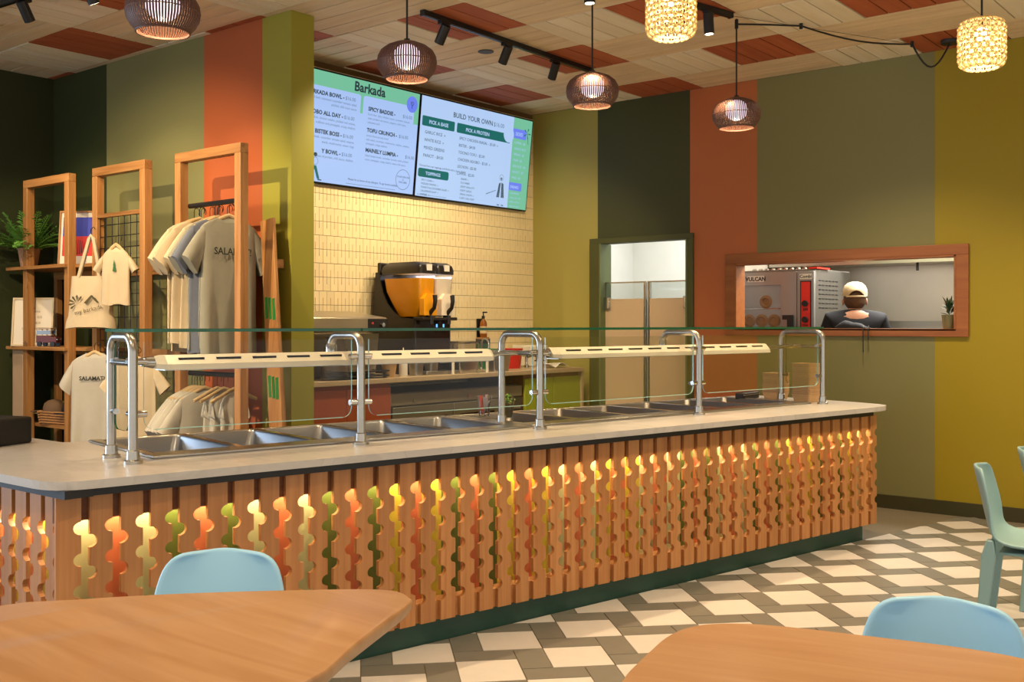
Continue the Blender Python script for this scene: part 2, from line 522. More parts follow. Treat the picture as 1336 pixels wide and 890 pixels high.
for x0, x1, hx in ((-5.535, -5.09, -5.535), (-5.07, -4.635, -4.69)):
    lf = MB().box(x0, x1, 8.20, 8.225, .05, 1.655).build('door_leaf', m_tan, door, bevel=.004)
    MB().box(x0, x1, 8.208, 8.216, 1.655, 1.80).build('clear_panel', m_plex, lf)
    MB().box(x0, x1, 8.2, 8.225, 1.80, 1.812).build('top_rail', m_steel, lf)
    MB().box(hx, hx + .06, 8.175, 8.2, 1.56, 1.67).build('hinge', m_chrome, lf, bevel=.004)
    xs = x1 - .022 if hx == x0 else x0
    MB().box(xs, xs + .022, 8.198, 8.23, .05, 1.80).build('edge_strip', m_steel, lf)
MB().tube([(-5.45, 9.9, 2.32), (-5.40, 9.85, 2.24), (-5.42, 9.85, 2.14), (-5.5, 9.85, 2.06)], .022, 8).build('hose', m_black, door, smooth=60)
m_whitewall = mat('white_wall', '#dfe0dc', .6, 0, .02)
S = MB().box(-6.5, -4.45, 10.2, 10.3, -.004, 2.9).box(-6.6, -6.5, b1, 10.3, -.004, 2.9).box(-4.55, -4.45, b1, 10.2, -.004, 2.9).box(-6.6, -4.45, b1, 10.3, 2.9, 3.0)
tag(S.build('wall_storeroom', m_whitewall), 'plain white storeroom wall seen through the doorway', kind='structure')
light('storeroom_lamp', 'AREA', (-5.4, 9.2, 2.85), 30, (1, .97, .92), (-5.4, 9.2, 0), .8)

# ---------------------------------------------------------------- pass-through window to the kitchen
m_frame = wood('terracotta_stained_frame', '#a0622f', '#8b5024', 0, .45, 14, .03)
win = empty('window_1', (0, 0, 0), label='long pass-through window in a terracotta wood frame', kind='structure')
fw = .09
MB().box(WX0 - fw, WX1 + fw, b0 - .022, b0, WZ1, WZ1 + fw - .01).build('frame_board', m_frame, win, bevel=.003)
MB().box(WX0 - fw, WX1 + fw, b0 - .022, b0, WZ0 - fw + .03, WZ0).build('frame_board', m_frame, win, bevel=.003)
MB().box(WX0 - fw, WX0, b0 - .022, b0, WZ0, WZ1).build('frame_board', m_frame, win, bevel=.003)
MB().box(WX1, WX1 + fw, b0 - .022, b0, WZ0, WZ1).build('frame_board', m_frame, win, bevel=.003)
for bx in ((WX0, WX0 + .014, WZ0, WZ1), (WX1 - .014, WX1, WZ0, WZ1)):
    MB().box(bx[0], bx[1], b0 - .022, b1 + .02, bx[2], bx[3]).build('window_jamb', m_frame, win)
MB().box(WX0, WX1, b0 - .022, b1 + .06, WZ0 - .014, WZ0 + .001).build('window_sill', m_frame, win)
MB().box(WX0, WX1, b0 - .022, b1 + .02, WZ1 - .012, WZ1).build('window_head', m_frame, win)
m_ss = mat('kitchen_stainless', '#cfc6b8', .38, .3, .08, 2)
K = MB().box(-4.45, -1.7, 10.2, 10.3, -.004, 2.6).box(-1.8, -1.7, b1, 10.2, -.004, 2.6).box(-4.45, -4.44, b1, 10.2, -.004, 2.6)
tag(K.build('wall_kitchen', m_ss), 'stainless steel clad kitchen wall behind the pass-through', kind='structure')
tag(MB().box(-4.45, -1.7, b1, 10.3, 2.6, 2.7).build('ceiling_kitchen', m_whitewall), 'white kitchen ceiling', kind='structure')
light('kitchen_lamp', 'AREA', (-3.0, 9.0, 2.55), 85, (1, .95, .86), (-3.0, 9.3, 0), .9)

# shop window in the end wall, left of the picture: daylight comes in here
wn = empty('window_2', (-8.62, -.5, .5), 0, label='tall shop window in the dark green end wall', kind='structure')
for y in (-1.8, -.6, .6, 1.77): MB().box(-.05, .05, y - .03, y + .03, 0, 2.4).build('mullion', m_black, wn)
for z in (.03, 2.37): MB().box(-.05, .05, -1.8, 1.8, z - .03, z + .03).build('window_rail', m_black, wn)
for y in (-1.2, 0, 1.2): MB().box(-.004, .004, y - .56, y + .56, .06, 2.34).build('pane', glass('window_glass', (.97, .98, .98), 1.0), wn)
light('window_daylight', 'AREA', (-8.75, -.5, 1.7), 170, (.62, .78, 1.0), (-4.0, 1.5, 1.2), 3.4, size_y=2.2)
# ---------------------------------------------------------------- service counter
m_slat = wood('cherry_slat', '#c08853', '#ab713f', 2, .45, 22, .09)
m_rail = wood('dark_back_rail', '#7d4822', '#6a3a18', 0, .6, 22, .05)
m_plinth = mat('deep_green_plinth', '#24493d', .45, 0, .05)
ctr = empty('service_counter', CO, RC, 'long serving counter faced with scalloped wooden slats over lit coloured panels', 'counter')
PIT = .1087
GW = .029
NR = .0235
LZ = [.706 - .111 * k for k in range(5)]       # notches on the right edge of a slat
RZ = [.659 - .111 * k for k in range(5)]       # notches on its left edge
def slat_outline(w, left=True, right=True):
    pts = [(0, .106), (w, .106)]
    def arc(x, zc, sgn):
        return [(x + sgn * NR * 1.15 * math.cos(a), zc + NR * math.sin(a)) for a in [-PI / 2 + PI * k / 8 for k in range(9)]]
    if right:
        for zc in reversed(LZ): pts += arc(w, zc, -1)
    pts += [(w, .82), (0, .82)]
    if left:
        for zc in RZ: pts += arc(0, zc, 1)[::-1]
    return pts
M_UP = Matrix(((1, 0, 0, 0), (0, 0, -1, 0), (0, 1, 0, 0), (0, 0, 0, 1)))      # polygon x,y -> x,z ; extrusion -> -y
def slat_mesh(w, l=True, r=True):
    return MB().prism(slat_outline(w, l, r), -.080, -.060, M_UP).mesh('slat', m_slat)
SW = PIT - GW
sm = slat_mesh(SW)
place('slat', slat_mesh(.085, False, True), ctr, T(-.008, 0, 0))
for k in range(46): place('slat', sm, ctr, T(.077 + PIT * k + GW, 0, 0))
place('slat', slat_mesh(.075, True, True), ctr, T(.077 + PIT * 46 + GW, 0, 0))
# panels of painted colour behind the slats
PC = {'P': mat('panel_pale_green', '#b6ba84', .5, 0, .03), 'O': mat('panel_orange', '#c46c40', .5, 0, .03),
      'G': mat('panel_moss', '#5a661f', .5, 0, .03), 'Y': mat('panel_yellow', '#c2b132', .5, 0, .03)}
seq = 'POPGOGPOPGOGYOYGOGYOYPOPYOYPOPGOGPOPGOGYOYGOGYPO'
pm = {k: MB().box(0, PIT - .001, .150, .160, .19, .73).mesh('colour_panel', m) for k, m in PC.items()}
for k, c in enumerate(seq[:47]): place('colour_panel', pm[c], ctr, T(.077 + PIT * k - .012, 0, 0))
MB().box(-.01, 5.17, .0805, .095, .73, .82).build('top_rail', m_rail, ctr)
MB().box(-.01, 5.17, .0805, .15, .106, .19).build('bottom_rail', m_slat, ctr)
m_led = emis('warm_led', (1.0, .84, .56), 30)
MB().box(.0, 5.12, .104, .122, .737, .744).build('led_strip', m_led, ctr)
MB().box(-.01, 5.12, .10, .16, .745, .755).build('led_channel', m_white, ctr)
# left return of the counter, parallel to the back wall
RL = T(0, 0, 0, -RC)
def wl(x, y): 
    p = RL @ (Vector((x, y, 0)) - CO); return p
LY = 1.82
crn = wl(CO.x - .06 / math.cos(CA) + .012, LY)
ML = T(crn.x, crn.y, 0, -RC) @ Matrix.Rotation(0, 4, 'Z')
lsm = MB().prism(slat_outline(SW), -.020, 0, M_UP).mesh('slat', m_slat)
for k in range(24): place('slat', lsm, ctr, ML @ T(-.095 - PIT * k, 0, 0))
MB().box(-2.72, -.05, .021, .036, .73, .82, ML).build('top_rail', m_rail, ctr)
MB().box(-2.72, -.05, .021, .09, .106, .19, ML).build('bottom_rail', m_slat, ctr)
MB().box(-2.72, -.03, .042, .060, .737, .744, ML).build('led_strip', m_led, ctr)
lp = {k: MB().box(0, PIT - .001, .09, .10, .19, .73).mesh('colour_panel', m) for k, m in PC.items()}
for k, c in enumerate('YOYOPOYOPGOGYOYPOPYOYPO'): place('colour_panel', lp[c], ctr, ML @ T(-.30 - PIT * k, 0, 0))
MB().box(-2.72, -.30, .11, .5, .1, .70, ML).build('carcass', m_black, ctr)
MB().box(-2.72, -.08, .05, .5, -.004, .106, ML).build('plinth', m_plinth, ctr)
MB().box(.10, 5.09, .161, 1.22, .106, .70).build('carcass', m_black, ctr)
MB().box(5.13, 5.15, .0805, 1.22, .106, .82).build('end_panel', m_slat, ctr)
MB().box(.06, 5.09, .11, 1.18, -.004, .106).build('plinth', m_plinth, ctr)
MB().box(.0, 5.1, .035, .16, .8205, .8495).build('black_subtop', m_black, ctr)  # black sub-top set back below the slab
MB().box(-2.72, .05, -.005, .10, .8205, .8495, ML).build('black_subtop', m_black, ctr)

# ---------------------------------------------------------------- countertop
def marble():
    m, nt, b = nodes_of('pale_quartz')
    tc = nt.nodes.new('ShaderNodeTexCoord')
    mp = nt.nodes.new('ShaderNodeMapping'); mp.inputs['Rotation'].default_value = (0, 0, .5); mp.inputs['Scale'].default_value = (1.2, .5, 1)
    nt.links.new(tc.outputs['Object'], mp.inputs[0])
    nz = nt.nodes.new('ShaderNodeTexNoise'); nz.inputs['Scale'].default_value = 2.4; nz.inputs['Detail'].default_value = 5; nz.inputs['Distortion'].default_value = 1.5
    nt.links.new(mp.outputs[0], nz.inputs[0])
    rp = nt.nodes.new('ShaderNodeValToRGB'); cr = rp.color_ramp
    cr.elements[0].position = .46; cr.elements[0].color = (*lin('#c3bfbb'), 1)
    cr.elements[1].position = .54; cr.elements[1].color = (*lin('#c6c2be'), 1)
    e = cr.elements.new(.5); e.color = (*lin('#bcb8b4'), 1)
    nt.links.new(nz.outputs[0], rp.inputs[0]); nt.links.new(rp.outputs[0], b.inputs['Base Color'])
    b.inputs['Roughness'].default_value = .28
    return m
m_quartz = marble()
def arc2(c, r, a0, a1, n=6): return [(c[0] + r * math.cos(a0 + (a1 - a0) * k / n), c[1] + r * math.sin(a0 + (a1 - a0) * k / n)) for k in range(n + 1)]
p_l0, p_l1 = wl(-6.3, 1.775), wl(-6.3, 2.43)
out = [(p_l0.x, p_l0.y)]
c0 = wl(CO.x - .0, 1.775)
e1 = Vector((p_l0.x - c0.x, p_l0.y - c0.y)).normalized()
cc = Vector((c0.x, 0.0))
for k in range(7):                              # rounded outer corner
    t = k / 6
    p = (cc + e1 * .14) * (1 - t) ** 2 + cc * 2 * t * (1 - t) + (cc + Vector((.12, 0))) * t ** 2
    out.append((p.x, p.y))
out += [(5.10, 0), (5.20, .012), (5.28, .05), (5.335, .14), (5.37, .32), (5.39, .6), (5.41, 1.0), (5.41, 1.28)]
jb = wl(-4.62, 2.43)
out += [(.80, 1.28), (.66, 1.285), (.56, 1.30), (jb.x + .06, jb.y - .03), (jb.x, jb.y)]
out += [(p_l1.x, p_l1.y)]
top = MB()
V2 = Vector
def part(poly, cons):
    for a, nn in cons: poly = clip(poly, V2(a), V2(nn))
    return poly
H0, H1, HU0, HU1 = .455, 1.17, .49, 4.98
for cons in ([((0, H0), (0, -1))], [((0, H1), (0, 1))], [((0, H0), (0, 1)), ((0, H1), (0, -1)), ((HU0, 0), (-1, 0))], [((0, H0), (0, 1)), ((0, H1), (0, -1)), ((HU1, 0), (1, 0))]):
    P = part(out, cons)
    if len(P) > 2: top.prism(P, .85, .88)
ct = top.build('countertop', m_quartz, bevel=0)
ct.location = CO; ct.rotation_euler = (0, 0, RC)
tag(ct, 'pale stone countertop with rounded ends along the serving counter', 'countertop')

# ---------------------------------------------------------------- steam table frames and pans
m_pan = mat('pan_steel', '#9ea2a8', .3, 1.0, .05, 4)
m_panin = mat('dark_well', '#6c6a68', .42, 1.0, .08, 4)
def steam(name, u0, u1, w0, w1, n, label, bar):
    f = empty(name, cw(u0, w0, .88), RC, label, 'steam table')
    L, Dp = u1 - u0, w1 - w0
    z0, z1 = 0, .012
    MB().box(0, L, 0, .12, z0, z1).build('front_rim', m_steel, f, bevel=.003)
    MB().box(0, L, Dp - .035, Dp, z0, z1).build('rear_rim', m_steel, f, bevel=.003)
    MB().box(0, .045, .12, Dp - .035, z0, z1).build('side_rim', m_steel, f, bevel=.003)
    MB().box(L - .045, L, .12, Dp - .035, z0, z1).build('side_rim', m_steel, f, bevel=.003)
    iw = (L - .09) / n
    for k in range(1, n):
        x = .045 + iw * k
        MB().box(x - .018, x + .018, .12, Dp - .035, z0 - .004, z1).build('divider', m_chrome, f, bevel=.003)
    return f, iw
def pan_mesh(w, dp, h, mt):
    t = .02
    def ring(i, z, r): return [Vector((x, y, z)) for x, y in rrect(i, w - i, i, dp - i, r, 3)]
    mb = MB().rings([ring(-.004, .0, .03), ring(-.004, .004, .03), ring(.006, .004, .03), ring(.010, -.004, .035), ring(.03, -h, .05)], False, True)
    return mb.mesh('food_pan', mt, 40)
def pans(f, iw, n, w0, depth, h, mt, labels, grp):
    me = pan_mesh(iw - .028, depth, h, mt)
    for k in range(n):
        o = bpy.data.objects.new('food_pan', me); COL.objects.link(o)
        o.matrix_world = f.matrix_basis @ T(.045 + iw * k + .014, w0, .006)
        tag(o, labels[k], 'food pan', grp)
fa, iwa = steam('steam_table', .47, 2.47, .42, 1.20, 5, 'stainless steel five-well steam table set in the counter beside the shelves', 0)
fb, iwb = steam('steam_table', 2.49, 5.0, .44, 1.18, 6, 'stainless steel six-well steam table at the far end of the counter', 0)
pans(fa, iwa, 5, .128, .61, .11, m_pan, ['empty bluish steel pan at the left end of the near steam table'] + [f'empty steel pan, {ORD[k]} from the left in the near steam table' for k in (1, 2, 3)] + ['empty steel pan beside the two plastic cups in the near steam table'], 'pans in the near steam table')
pans(fb, iwb, 6, .128, .57, .05, m_panin, ['empty dark steel pan next to the herb cup in the far steam table'] + [f'empty dark steel pan, {ORD[k]} from the left in the far steam table' for k in (1, 2, 3, 4)] + ['empty dark steel pan nearest the paper boxes in the far steam table'], 'pans in the far steam table')

# ---------------------------------------------------------------- sneeze guard
m_glass = glass('guard_glass', (.985, .992, .987), .25)
m_gedge = mat('green_glass_edge', '#1f6446', .15, 0, .05)
m_gedge2 = mat('glass_edge_highlight', '#a9d6cc', .12, 0, .03)  # pale tone stands for light caught on the pane edges
sg = empty('sneeze_guard', cw(.36, .34, .88), RC, 'glass sneeze guard on polished steel tube posts over the counter', 'sneeze guard')
S0 = Vector((.36, .34))
def sl(u, w, z): return Vector((u - S0.x, w - S0.y, z - .88))
posts = [(.36, .34, .58, True), (1.384, .335, .60, False), (2.455, .335, .645, True), (3.75, .37, .66, False), (5.05, .385, .72, True)]
PR = .0185; ZT_ = 1.388
for u, w0, w1, full in posts:
    r = .06; zt = ZT_ - PR
    path = [sl(u, w0, .885), sl(u, w0, zt - r)]
    path += [sl(u, w0 + r - r * math.cos(a), zt - r + r * math.sin(a)) for a in [PI / 2 * k / 6 for k in range(1, 7)]]
    path += [sl(u, w1 - r + r * math.sin(a), zt - r + r * math.cos(a)) for a in [PI / 2 * k / 6 for k in range(0, 7)]]
    zend = .885 if full else 1.285
    path += [sl(u, w1, zend)]
    po = MB().tube(path, PR, 14).build('post', m_steel, sg, smooth=50)
    for w in ((w0, w1) if full else (w0,)):
        p = sl(u, w, .88)
        MB().lathe([(.036, .0), (.036, .012), (.026, .016), (.024, .05), (.019, .053)], 20, (p.x, p.y, p.z)).build('base_flange', m_steel, po, smooth=40)
    for z in (1.275, 1.07):
        for sgn in (-1, 1):
            if (u < .5 and sgn < 0) or (u > 5 and sgn > 0): continue
            MB().cyl(sl(u + sgn * .014, w0 + .006, z), sl(u + sgn * .055, w0 + .006, z), .013, seg=12).build('glass_clip', m_chrome, po, smooth=40)
    if full and not 2 < u < 3:
        for z in (1.275, 1.07):
            MB().cyl(sl(u, w0 + .016, z), sl(u, w0 + .05, z), .012, seg=12).build('glass_clip', m_chrome, po, smooth=40)
            MB().cyl(sl(u, w1 - .05, z), sl(u, w1 - .016, z), .012, seg=12).build('glass_clip', m_chrome, po, smooth=40)
    elif not full:
        e = MB().lathe([(.024, -.03), (.026, -.03), (.026, .02), (.02, .03)], 16, tuple(sl(u, w1, 1.30))).build('elbow', m_chrome, po, smooth=40)
        MB().tube([sl(u, w1, 1.285), sl(u - .03, w1 - .02, 1.255), sl(u - .06, w1 - .05, 1.25)], .013, 10).build('lamp_hook', m_chrome, po, smooth=50)
bay = [(.36, .34, 1.384, .335), (1.384, .335, 2.455, .335), (2.455, .335, 3.75, .37), (3.75, .37, 5.05, .385)]
for u0, w0, u1, w1 in bay:
    a = math.atan2(w1 - w0, u1 - u0); L = math.hypot(u1 - u0, w1 - w0)
    p = sl(u0, w0, 0); M0 = T(p.x, p.y, 0, a)
    # shelf glass resting on the posts
    MB().prism(rrect(.0, L, -.012, .33, .01, 2), ZT_ - .88 + .001, ZT_ - .88 + .013, M0, side=1).build('top_glass', [m_glass, m_gedge], sg)
    # hanging front pane with rounded lower corners
    x0, x1, z0, z1 = .045, L - .045, 1.005 - .88, 1.352 - .88
    rr = .045
    P = [(x0 + rr - rr * math.cos(t), z0 + rr - rr * math.sin(t)) for t in [PI / 2 * k / 5 for k in range(6)]]
    P += [(x1 - rr + rr * math.sin(t), z0 + rr - rr * math.cos(t)) for t in [PI / 2 * k / 5 for k in range(6)]]
    P += [(x1, z1), (x0, z1)]
    fg = MB().prism(P, -.012, -.004, M0 @ M_UP, side=1).build('front_glass', [m_glass, m_gedge2], sg)
    MB().box(x0 + rr, x1 - rr, .0035, .0125, z0 - .001, z0 + .0025, M0).build('edge_highlight', m_gedge2, fg)  # pale strip painting in the highlight along the lower glass edge
for (u, w0, w1, full) in (posts[0], posts[4]):
    x0, x1, z0, z1 = w0 + .04, w1 - .04, 1.0 - .88, 1.345 - .88
    rr = .04
    P = [(x0 + rr - rr * math.cos(t), z0 + rr - rr * math.sin(t)) for t in [PI / 2 * k / 5 for k in range(6)]]
    P += [(x1 - rr + rr * math.sin(t), z0 + rr - rr * math.cos(t)) for t in [PI / 2 * k / 5 for k in range(6)]]
    P += [(x1, z1), (x0, z1)]
    ME = T(u - S0.x, -S0.y, 0) @ Matrix(((0, 0, 1, 0), (1, 0, 0, 0), (0, 1, 0, 0), (0, 0, 0, 1)))
    MB().prism(P, -.004, .004, ME, side=1).build('side_glass', [m_glass, m_gedge], sg)

# ---------------------------------------------------------------- heat lamp bars
m_lampw = mat('cream_lamp_housing', '#f0e8d2', .35, 0, .02)
def heat_lamp(u0, u1, wa, wb, label):
    h = empty('heat_lamp', cw(u0, wa, 1.235), RC + math.atan2(wb - wa, u1 - u0), label, 'heat lamp', 'heat lamps under the sneeze guard')
    L = math.hypot(u1 - u0, wb - wa)
    prof = [(-.075, 0), (-.07, .022), (-.03, .058), (.03, .058), (.07, .022), (.075, 0)]
    rs = []
    for x, s in ((0, .55), (.035, 1), (L - .035, 1), (L, .55)):
        rs.append([Vector((x, y * s, z * (s * .5 + .5) + (0 if s == 1 else .006))) for y, z in prof])
    MB().rings(rs).build('housing', m_lampw, h, smooth=25, fix=True)
    n = int(L / .17)
    for k in range(n):
        x = .06 + (L - .12) * (k + .5) / n
        MB().box(x - .055, x + .055, -.052, -.044, .0375, .0475).build('vent_slot', m_black, h)
    MB().box(.03, L - .03, -.05, .05, -.004, .004).build('reflector', m_steel, h)
    for x, s in ((-.0, -1), (L, 1)):
        MB().cyl((x, 0, .03), (x + s * .05, 0, .032), .026, .018, 14).build('end_cap', m_chrome, h, smooth=40)
    return h
heat_lamp(.50, 2.27, .50, .52, 'long cream heat lamp bar hung under the glass in front of the drinks machine')
heat_lamp(2.66, 4.60, .50, .53, 'long cream heat lamp bar hung under the glass in front of the swing doors')
hl = [o for o in COL.objects if o.name.startswith('heat_lamp')]
for pr, (ua, wa, ub, wb) in (('a', (.36, .46, .47, .50)), ('b', (2.30, .52, 2.63, .50)), ('c', (4.63, .53, 5.05, .56))):
    MB().cyl(sl(ua, wa, 1.268), sl(ub, wb, 1.268), .0125, seg=12).build('cross_rod', m_chrome, sg, smooth=40)
for u, w0, w1, full in (posts[0], posts[2], posts[4]):
    MB().cyl(sl(u, w0 - .0, 1.268), sl(u, w1 + .03, 1.268), .0125, seg=12).build('cross_rod', m_chrome, sg, smooth=40)

# ---------------------------------------------------------------- small things on the counter
m_cup = glass('clear_plastic_cup', (.985, .985, .98), .7, .06)
def cup(u, w, label, fill):
    c = empty('plastic_cup', cw(u, w, .894), RC, label, 'cup')
    MB().lathe([(.030, 0), (.0305, .002), (.044, .115), (.047, .118), (.045, .119), (.0425, .115), (.029, .004)], 20, cap1=True).build('cup_wall', m_cup, c, smooth=50)
    return c
c1 = cup(2.60, .98, 'clear plastic cup of red and white sauce packets between the posts', 0)
rng = random.Random(3)
pk_m = [mat('packet_red', '#c4452c', .4), mat('packet_white', '#d8cfc4', .4), mat('packet_dark', '#7d3a2c', .4)]
for k in range(9):
    a = rng.uniform(0, 6.28); r = rng.uniform(.004, .02)
    M = T(r * math.cos(a), r * math.sin(a), .01 + .004 * k, a) @ Matrix.Rotation(rng.uniform(-.5, .5), 4, 'X')
    MB().box(-.014, .014, -.002, .002, 0, .085, M).build('sauce_packet', pk_m[k % 3], c1)
c2 = cup(2.62, .80, 'clear plastic cup holding a bunch of green herbs by the post', 1)
herb = MB()
for k in range(70):
    a = rng.uniform(0, 6.28); r = rng.uniform(0, .045); z = .085 + rng.uniform(0, .055) - r * .3
    x, y = r * math.cos(a), r * math.sin(a); s = .011
    M = T(x, y, z, rng.uniform(0, 6.28)) @ Matrix.Rotation(rng.uniform(-.8, .8), 4, 'X')
    herb.add([M @ Vector(q) for q in ((0, -s, 0), (s * .6, 0, .003), (0, s, 0), (-s * .6, 0, .003))], [(0, 1, 2, 3)])
tag(herb.build('herb_leaves', mat('herb_green', '#86b548', .5, rnd=.1), c2), kind='stuff')
MB().lathe([(.026, .006), (.038, .085)], 14).build('herb_stems', mat('stem_beige', '#a08a5c', .6, 0, .2, 60), c2, smooth=60)
m_kraft = mat('kraft_board', '#cba677', .7, 0, .05, 20, rnd=.06)
def box_stack(u, w, n, wd, h, label):
    s = empty('paper_box_stack', cw(u, w, .88), RC, label, 'box stack', 'stacks of nested paper boxes at the end of the counter')
    me = MB()
    def ring(k, z): return [Vector((x, y, z)) for x, y in rrect(-k, k, -k, k, .012, 2)]
    b = MB().rings([ring(wd * .82, 0), ring(wd, .05), ring(wd * 1.03, .05), ring(wd * 1.03, .053), ring(wd * .97, .053), ring(wd * .80, .004)], True, True).mesh('paper_box', m_kraft)
    for k in range(n): place('paper_box', b, s, T(random.uniform(-.002, .002), random.uniform(-.002, .002), h * k))
    return s
box_stack(5.18, .86, 12, .07, .0125, 'shorter stack of nested kraft paper boxes inside the sneeze guard end')
box_stack(5.13, .57, 17, .072, .0135, 'taller stack of nested kraft paper boxes behind the end pane')
bg_ = MB().box(-.015, .015, -.055, .055, 0, .14).build('paper_bag', m_kraft); bpy.data.objects.remove(bg_)
rl = empty('cling_wrap_box', cw(5.06, 1.02, .88), RC + .2, 'long black dispenser box lying by the paper boxes', 'dispenser')
MB().box(-.13, .13, -.035, .035, 0, .05).build('box_body', mat('black_card', '#241a15', .5), rl, bevel=.012, bseg=3)
MB().box(-.13, .13, -.037, -.035, .03, .036).build('cutter_edge', m_steel, rl)
pos = empty('till', (-4.86, 2.14, .88), 0.35, 'low black till box standing at the left edge of the countertop', 'till')
MB().box(-.20, .20, -.14, .14, 0, .12).build('screen_base', m_black, pos, bevel=.01)
MB().box(-.20, -.06, -.1, -.02, .12, .15).build('key_block', m_blackgloss, pos, bevel=.006)
# ---------------------------------------------------------------- back counter along the tiled wall
BX, BZ = -5.62, 1.02
m_btop = mat('beige_worktop', '#b49d78', .35, 0, .05, 8)
m_terra = mat('terracotta_laminate', '#9c4c24', .45, 0, .03)
m_lime = mat('lime_laminate', '#93a020', .4, 0, .03)
tag(MB().box(SIDE + .006, BX, 4.63, 7.985, BZ - .038, BZ).build('back_worktop', m_btop, bevel=.004), 'beige worktop running below the tiled wall', 'worktop')
cab = empty('base_cabinet', (BX - .03, 5.07, 0), 0, 'terracotta base cabinet under the beige worktop by the partition', 'cabinet')
MB().box(-.66, -.022, -.43, .45, .1, BZ - .04).build('cabinet_body', m_terra, cab)
MB().box(-.02, 0, -.43, .008, .11, BZ - .07).build('door', m_terra, cab, bevel=.002)
MB().box(-.02, 0, .012, .45, .11, BZ - .07).build('door', m_terra, cab, bevel=.002)
MB().box(-.6, -.05, -.43, .45, -.004, .1).build('plinth', m_black, cab)
fr = empty('undercounter_fridge', (BX - .04, 6.33, 0), 0, 'long black undercounter fridge with two glass doors and a side grille', 'fridge')
m_frb = mat('fridge_black', '#4a4334', .35, .1, .04)
MB().box(-.62, -.03, -.79, .79, .08, BZ - .12).build('fridge_body', m_frb, fr, bevel=.005)
MB().box(-.6, -.05, -.79, .79, -.004, .08).build('fridge_plinth', m_black, fr)
MB().box(-.03, -.012, -.79, .79, .80, BZ - .13).build('header_strip', mat('fridge_steel', '#857b63', .35, .3), fr, bevel=.004)
m_dglass = mat('dark_fridge_glass', '#14110d', .08, 0, .03)
for y0, y1, n in ((-.78, -.11, 0), (-.10, .47, 1)):
    dr = MB().box(-.03, .0, y0, y1, .10, .79).build('fridge_door', mat('fridge_door_frame', '#6d6650', .32, .2), fr, bevel=.004)
    MB().box(0, .003, y0 + .07, y1 - .07, .17, .70).build('door_glass', m_dglass, dr)
    MB().box(.003, .028, y1 - .06, y1 - .045, .3, .6).build('door_handle', m_steel, dr, bevel=.004)
    MB().cyl((0, (y0 + y1) / 2 - .1, .835), (-.008, (y0 + y1) / 2 - .1, .835), .012, seg=12).build('lock', m_chrome, dr)
MB().box(0, .002, .22, .32, .69, .76).build('sticker', mat('white_sticker', '#d8d2c4', .5), fr)
MB().box(-.03, -.006, .49, .78, .10, .79).build('grille_panel', m_frb, fr)
for k in range(12): MB().box(-.006, .004, .52, .75, .30 + .036 * k, .318 + .036 * k).build('grille_slat', mat('grille_grey', '#8d8676', .4, .5), fr)
gc = empty('base_cabinet', (BX - .03, 7.545, 0), 0, 'lime green two-door base cabinet at the far end of the beige worktop', 'cabinet')
MB().box(-.66, -.022, -.41, .41, .1, BZ - .04).build('cabinet_body', wood('ply_edge', '#8a5a2e', '#75491f', 1), gc)
MB().box(-.02, 0, -.41, -.004, .11, BZ - .075).build('door', m_lime, gc, bevel=.002)
MB().box(-.02, 0, .004, .41, .11, BZ - .075).build('door', m_lime, gc, bevel=.002)
MB().box(-.6, -.05, -.41, .41, -.004, .1).build('plinth', m_black, gc)
MB().box(-.68, .02, .411, .44, -.004, BZ - .04).build('end_panel', m_btop, gc)

# ---------------------------------------------------------------- twin drinks dispenser
dm = empty('drinks_dispenser', (-6.02, 6.14, BZ), 0, 'black twin-bowl drinks dispenser with mango juice and a white drink', 'drinks dispenser')
m_dk = mat('dispenser_black', '#211c17', .3, 0, .05)
m_dkf = mat('dispenser_front', '#2c231d', .18, 0, .04, coat=.4)
side = [(-.27, 0), (.21, 0), (.21, .44), (.05, .455), (-.02, .50), (-.09, .565), (-.14, .65), (-.168, .74), (-.185, .82), (-.225, .82), (-.235, .70), (-.26, .50)]
for y in (-.212, .20):
    MB().prism(side, y, y + .012, Matrix(((1, 0, 0, 0), (0, 0, 1, 0), (0, 1, 0, 0), (0, 0, 0, 1)))).build('side_panel', m_dk, dm, fix=True)
MB().box(-.26, .20, -.2, .2, 0, .44).build('body', m_dk, dm)
MB().box(-.22, -.19, -.2, .2, .44, .90).build('rear_tower', m_dk, dm, bevel=.01)
MB().box(.20, .215, -.2, .2, .02, .445).build('front_panel', m_dkf, dm, bevel=.004)
MB().box(.19, .30, -.2, .2, .43, .455).build('spout_shelf', m_dk, dm, bevel=.006)
MB().box(.2, .33, -.19, .19, .0, .03).build('drip_tray', m_steel, dm, bevel=.006)
m_bowl = glass('clear_bowl', (.985, .98, .97), .3)
m_mango = mat('mango_juice', '#f2a310', .25, 0, .03, 3)
m_milk = mat('creamy_drink', '#efe0c8', .3, 0, .02)
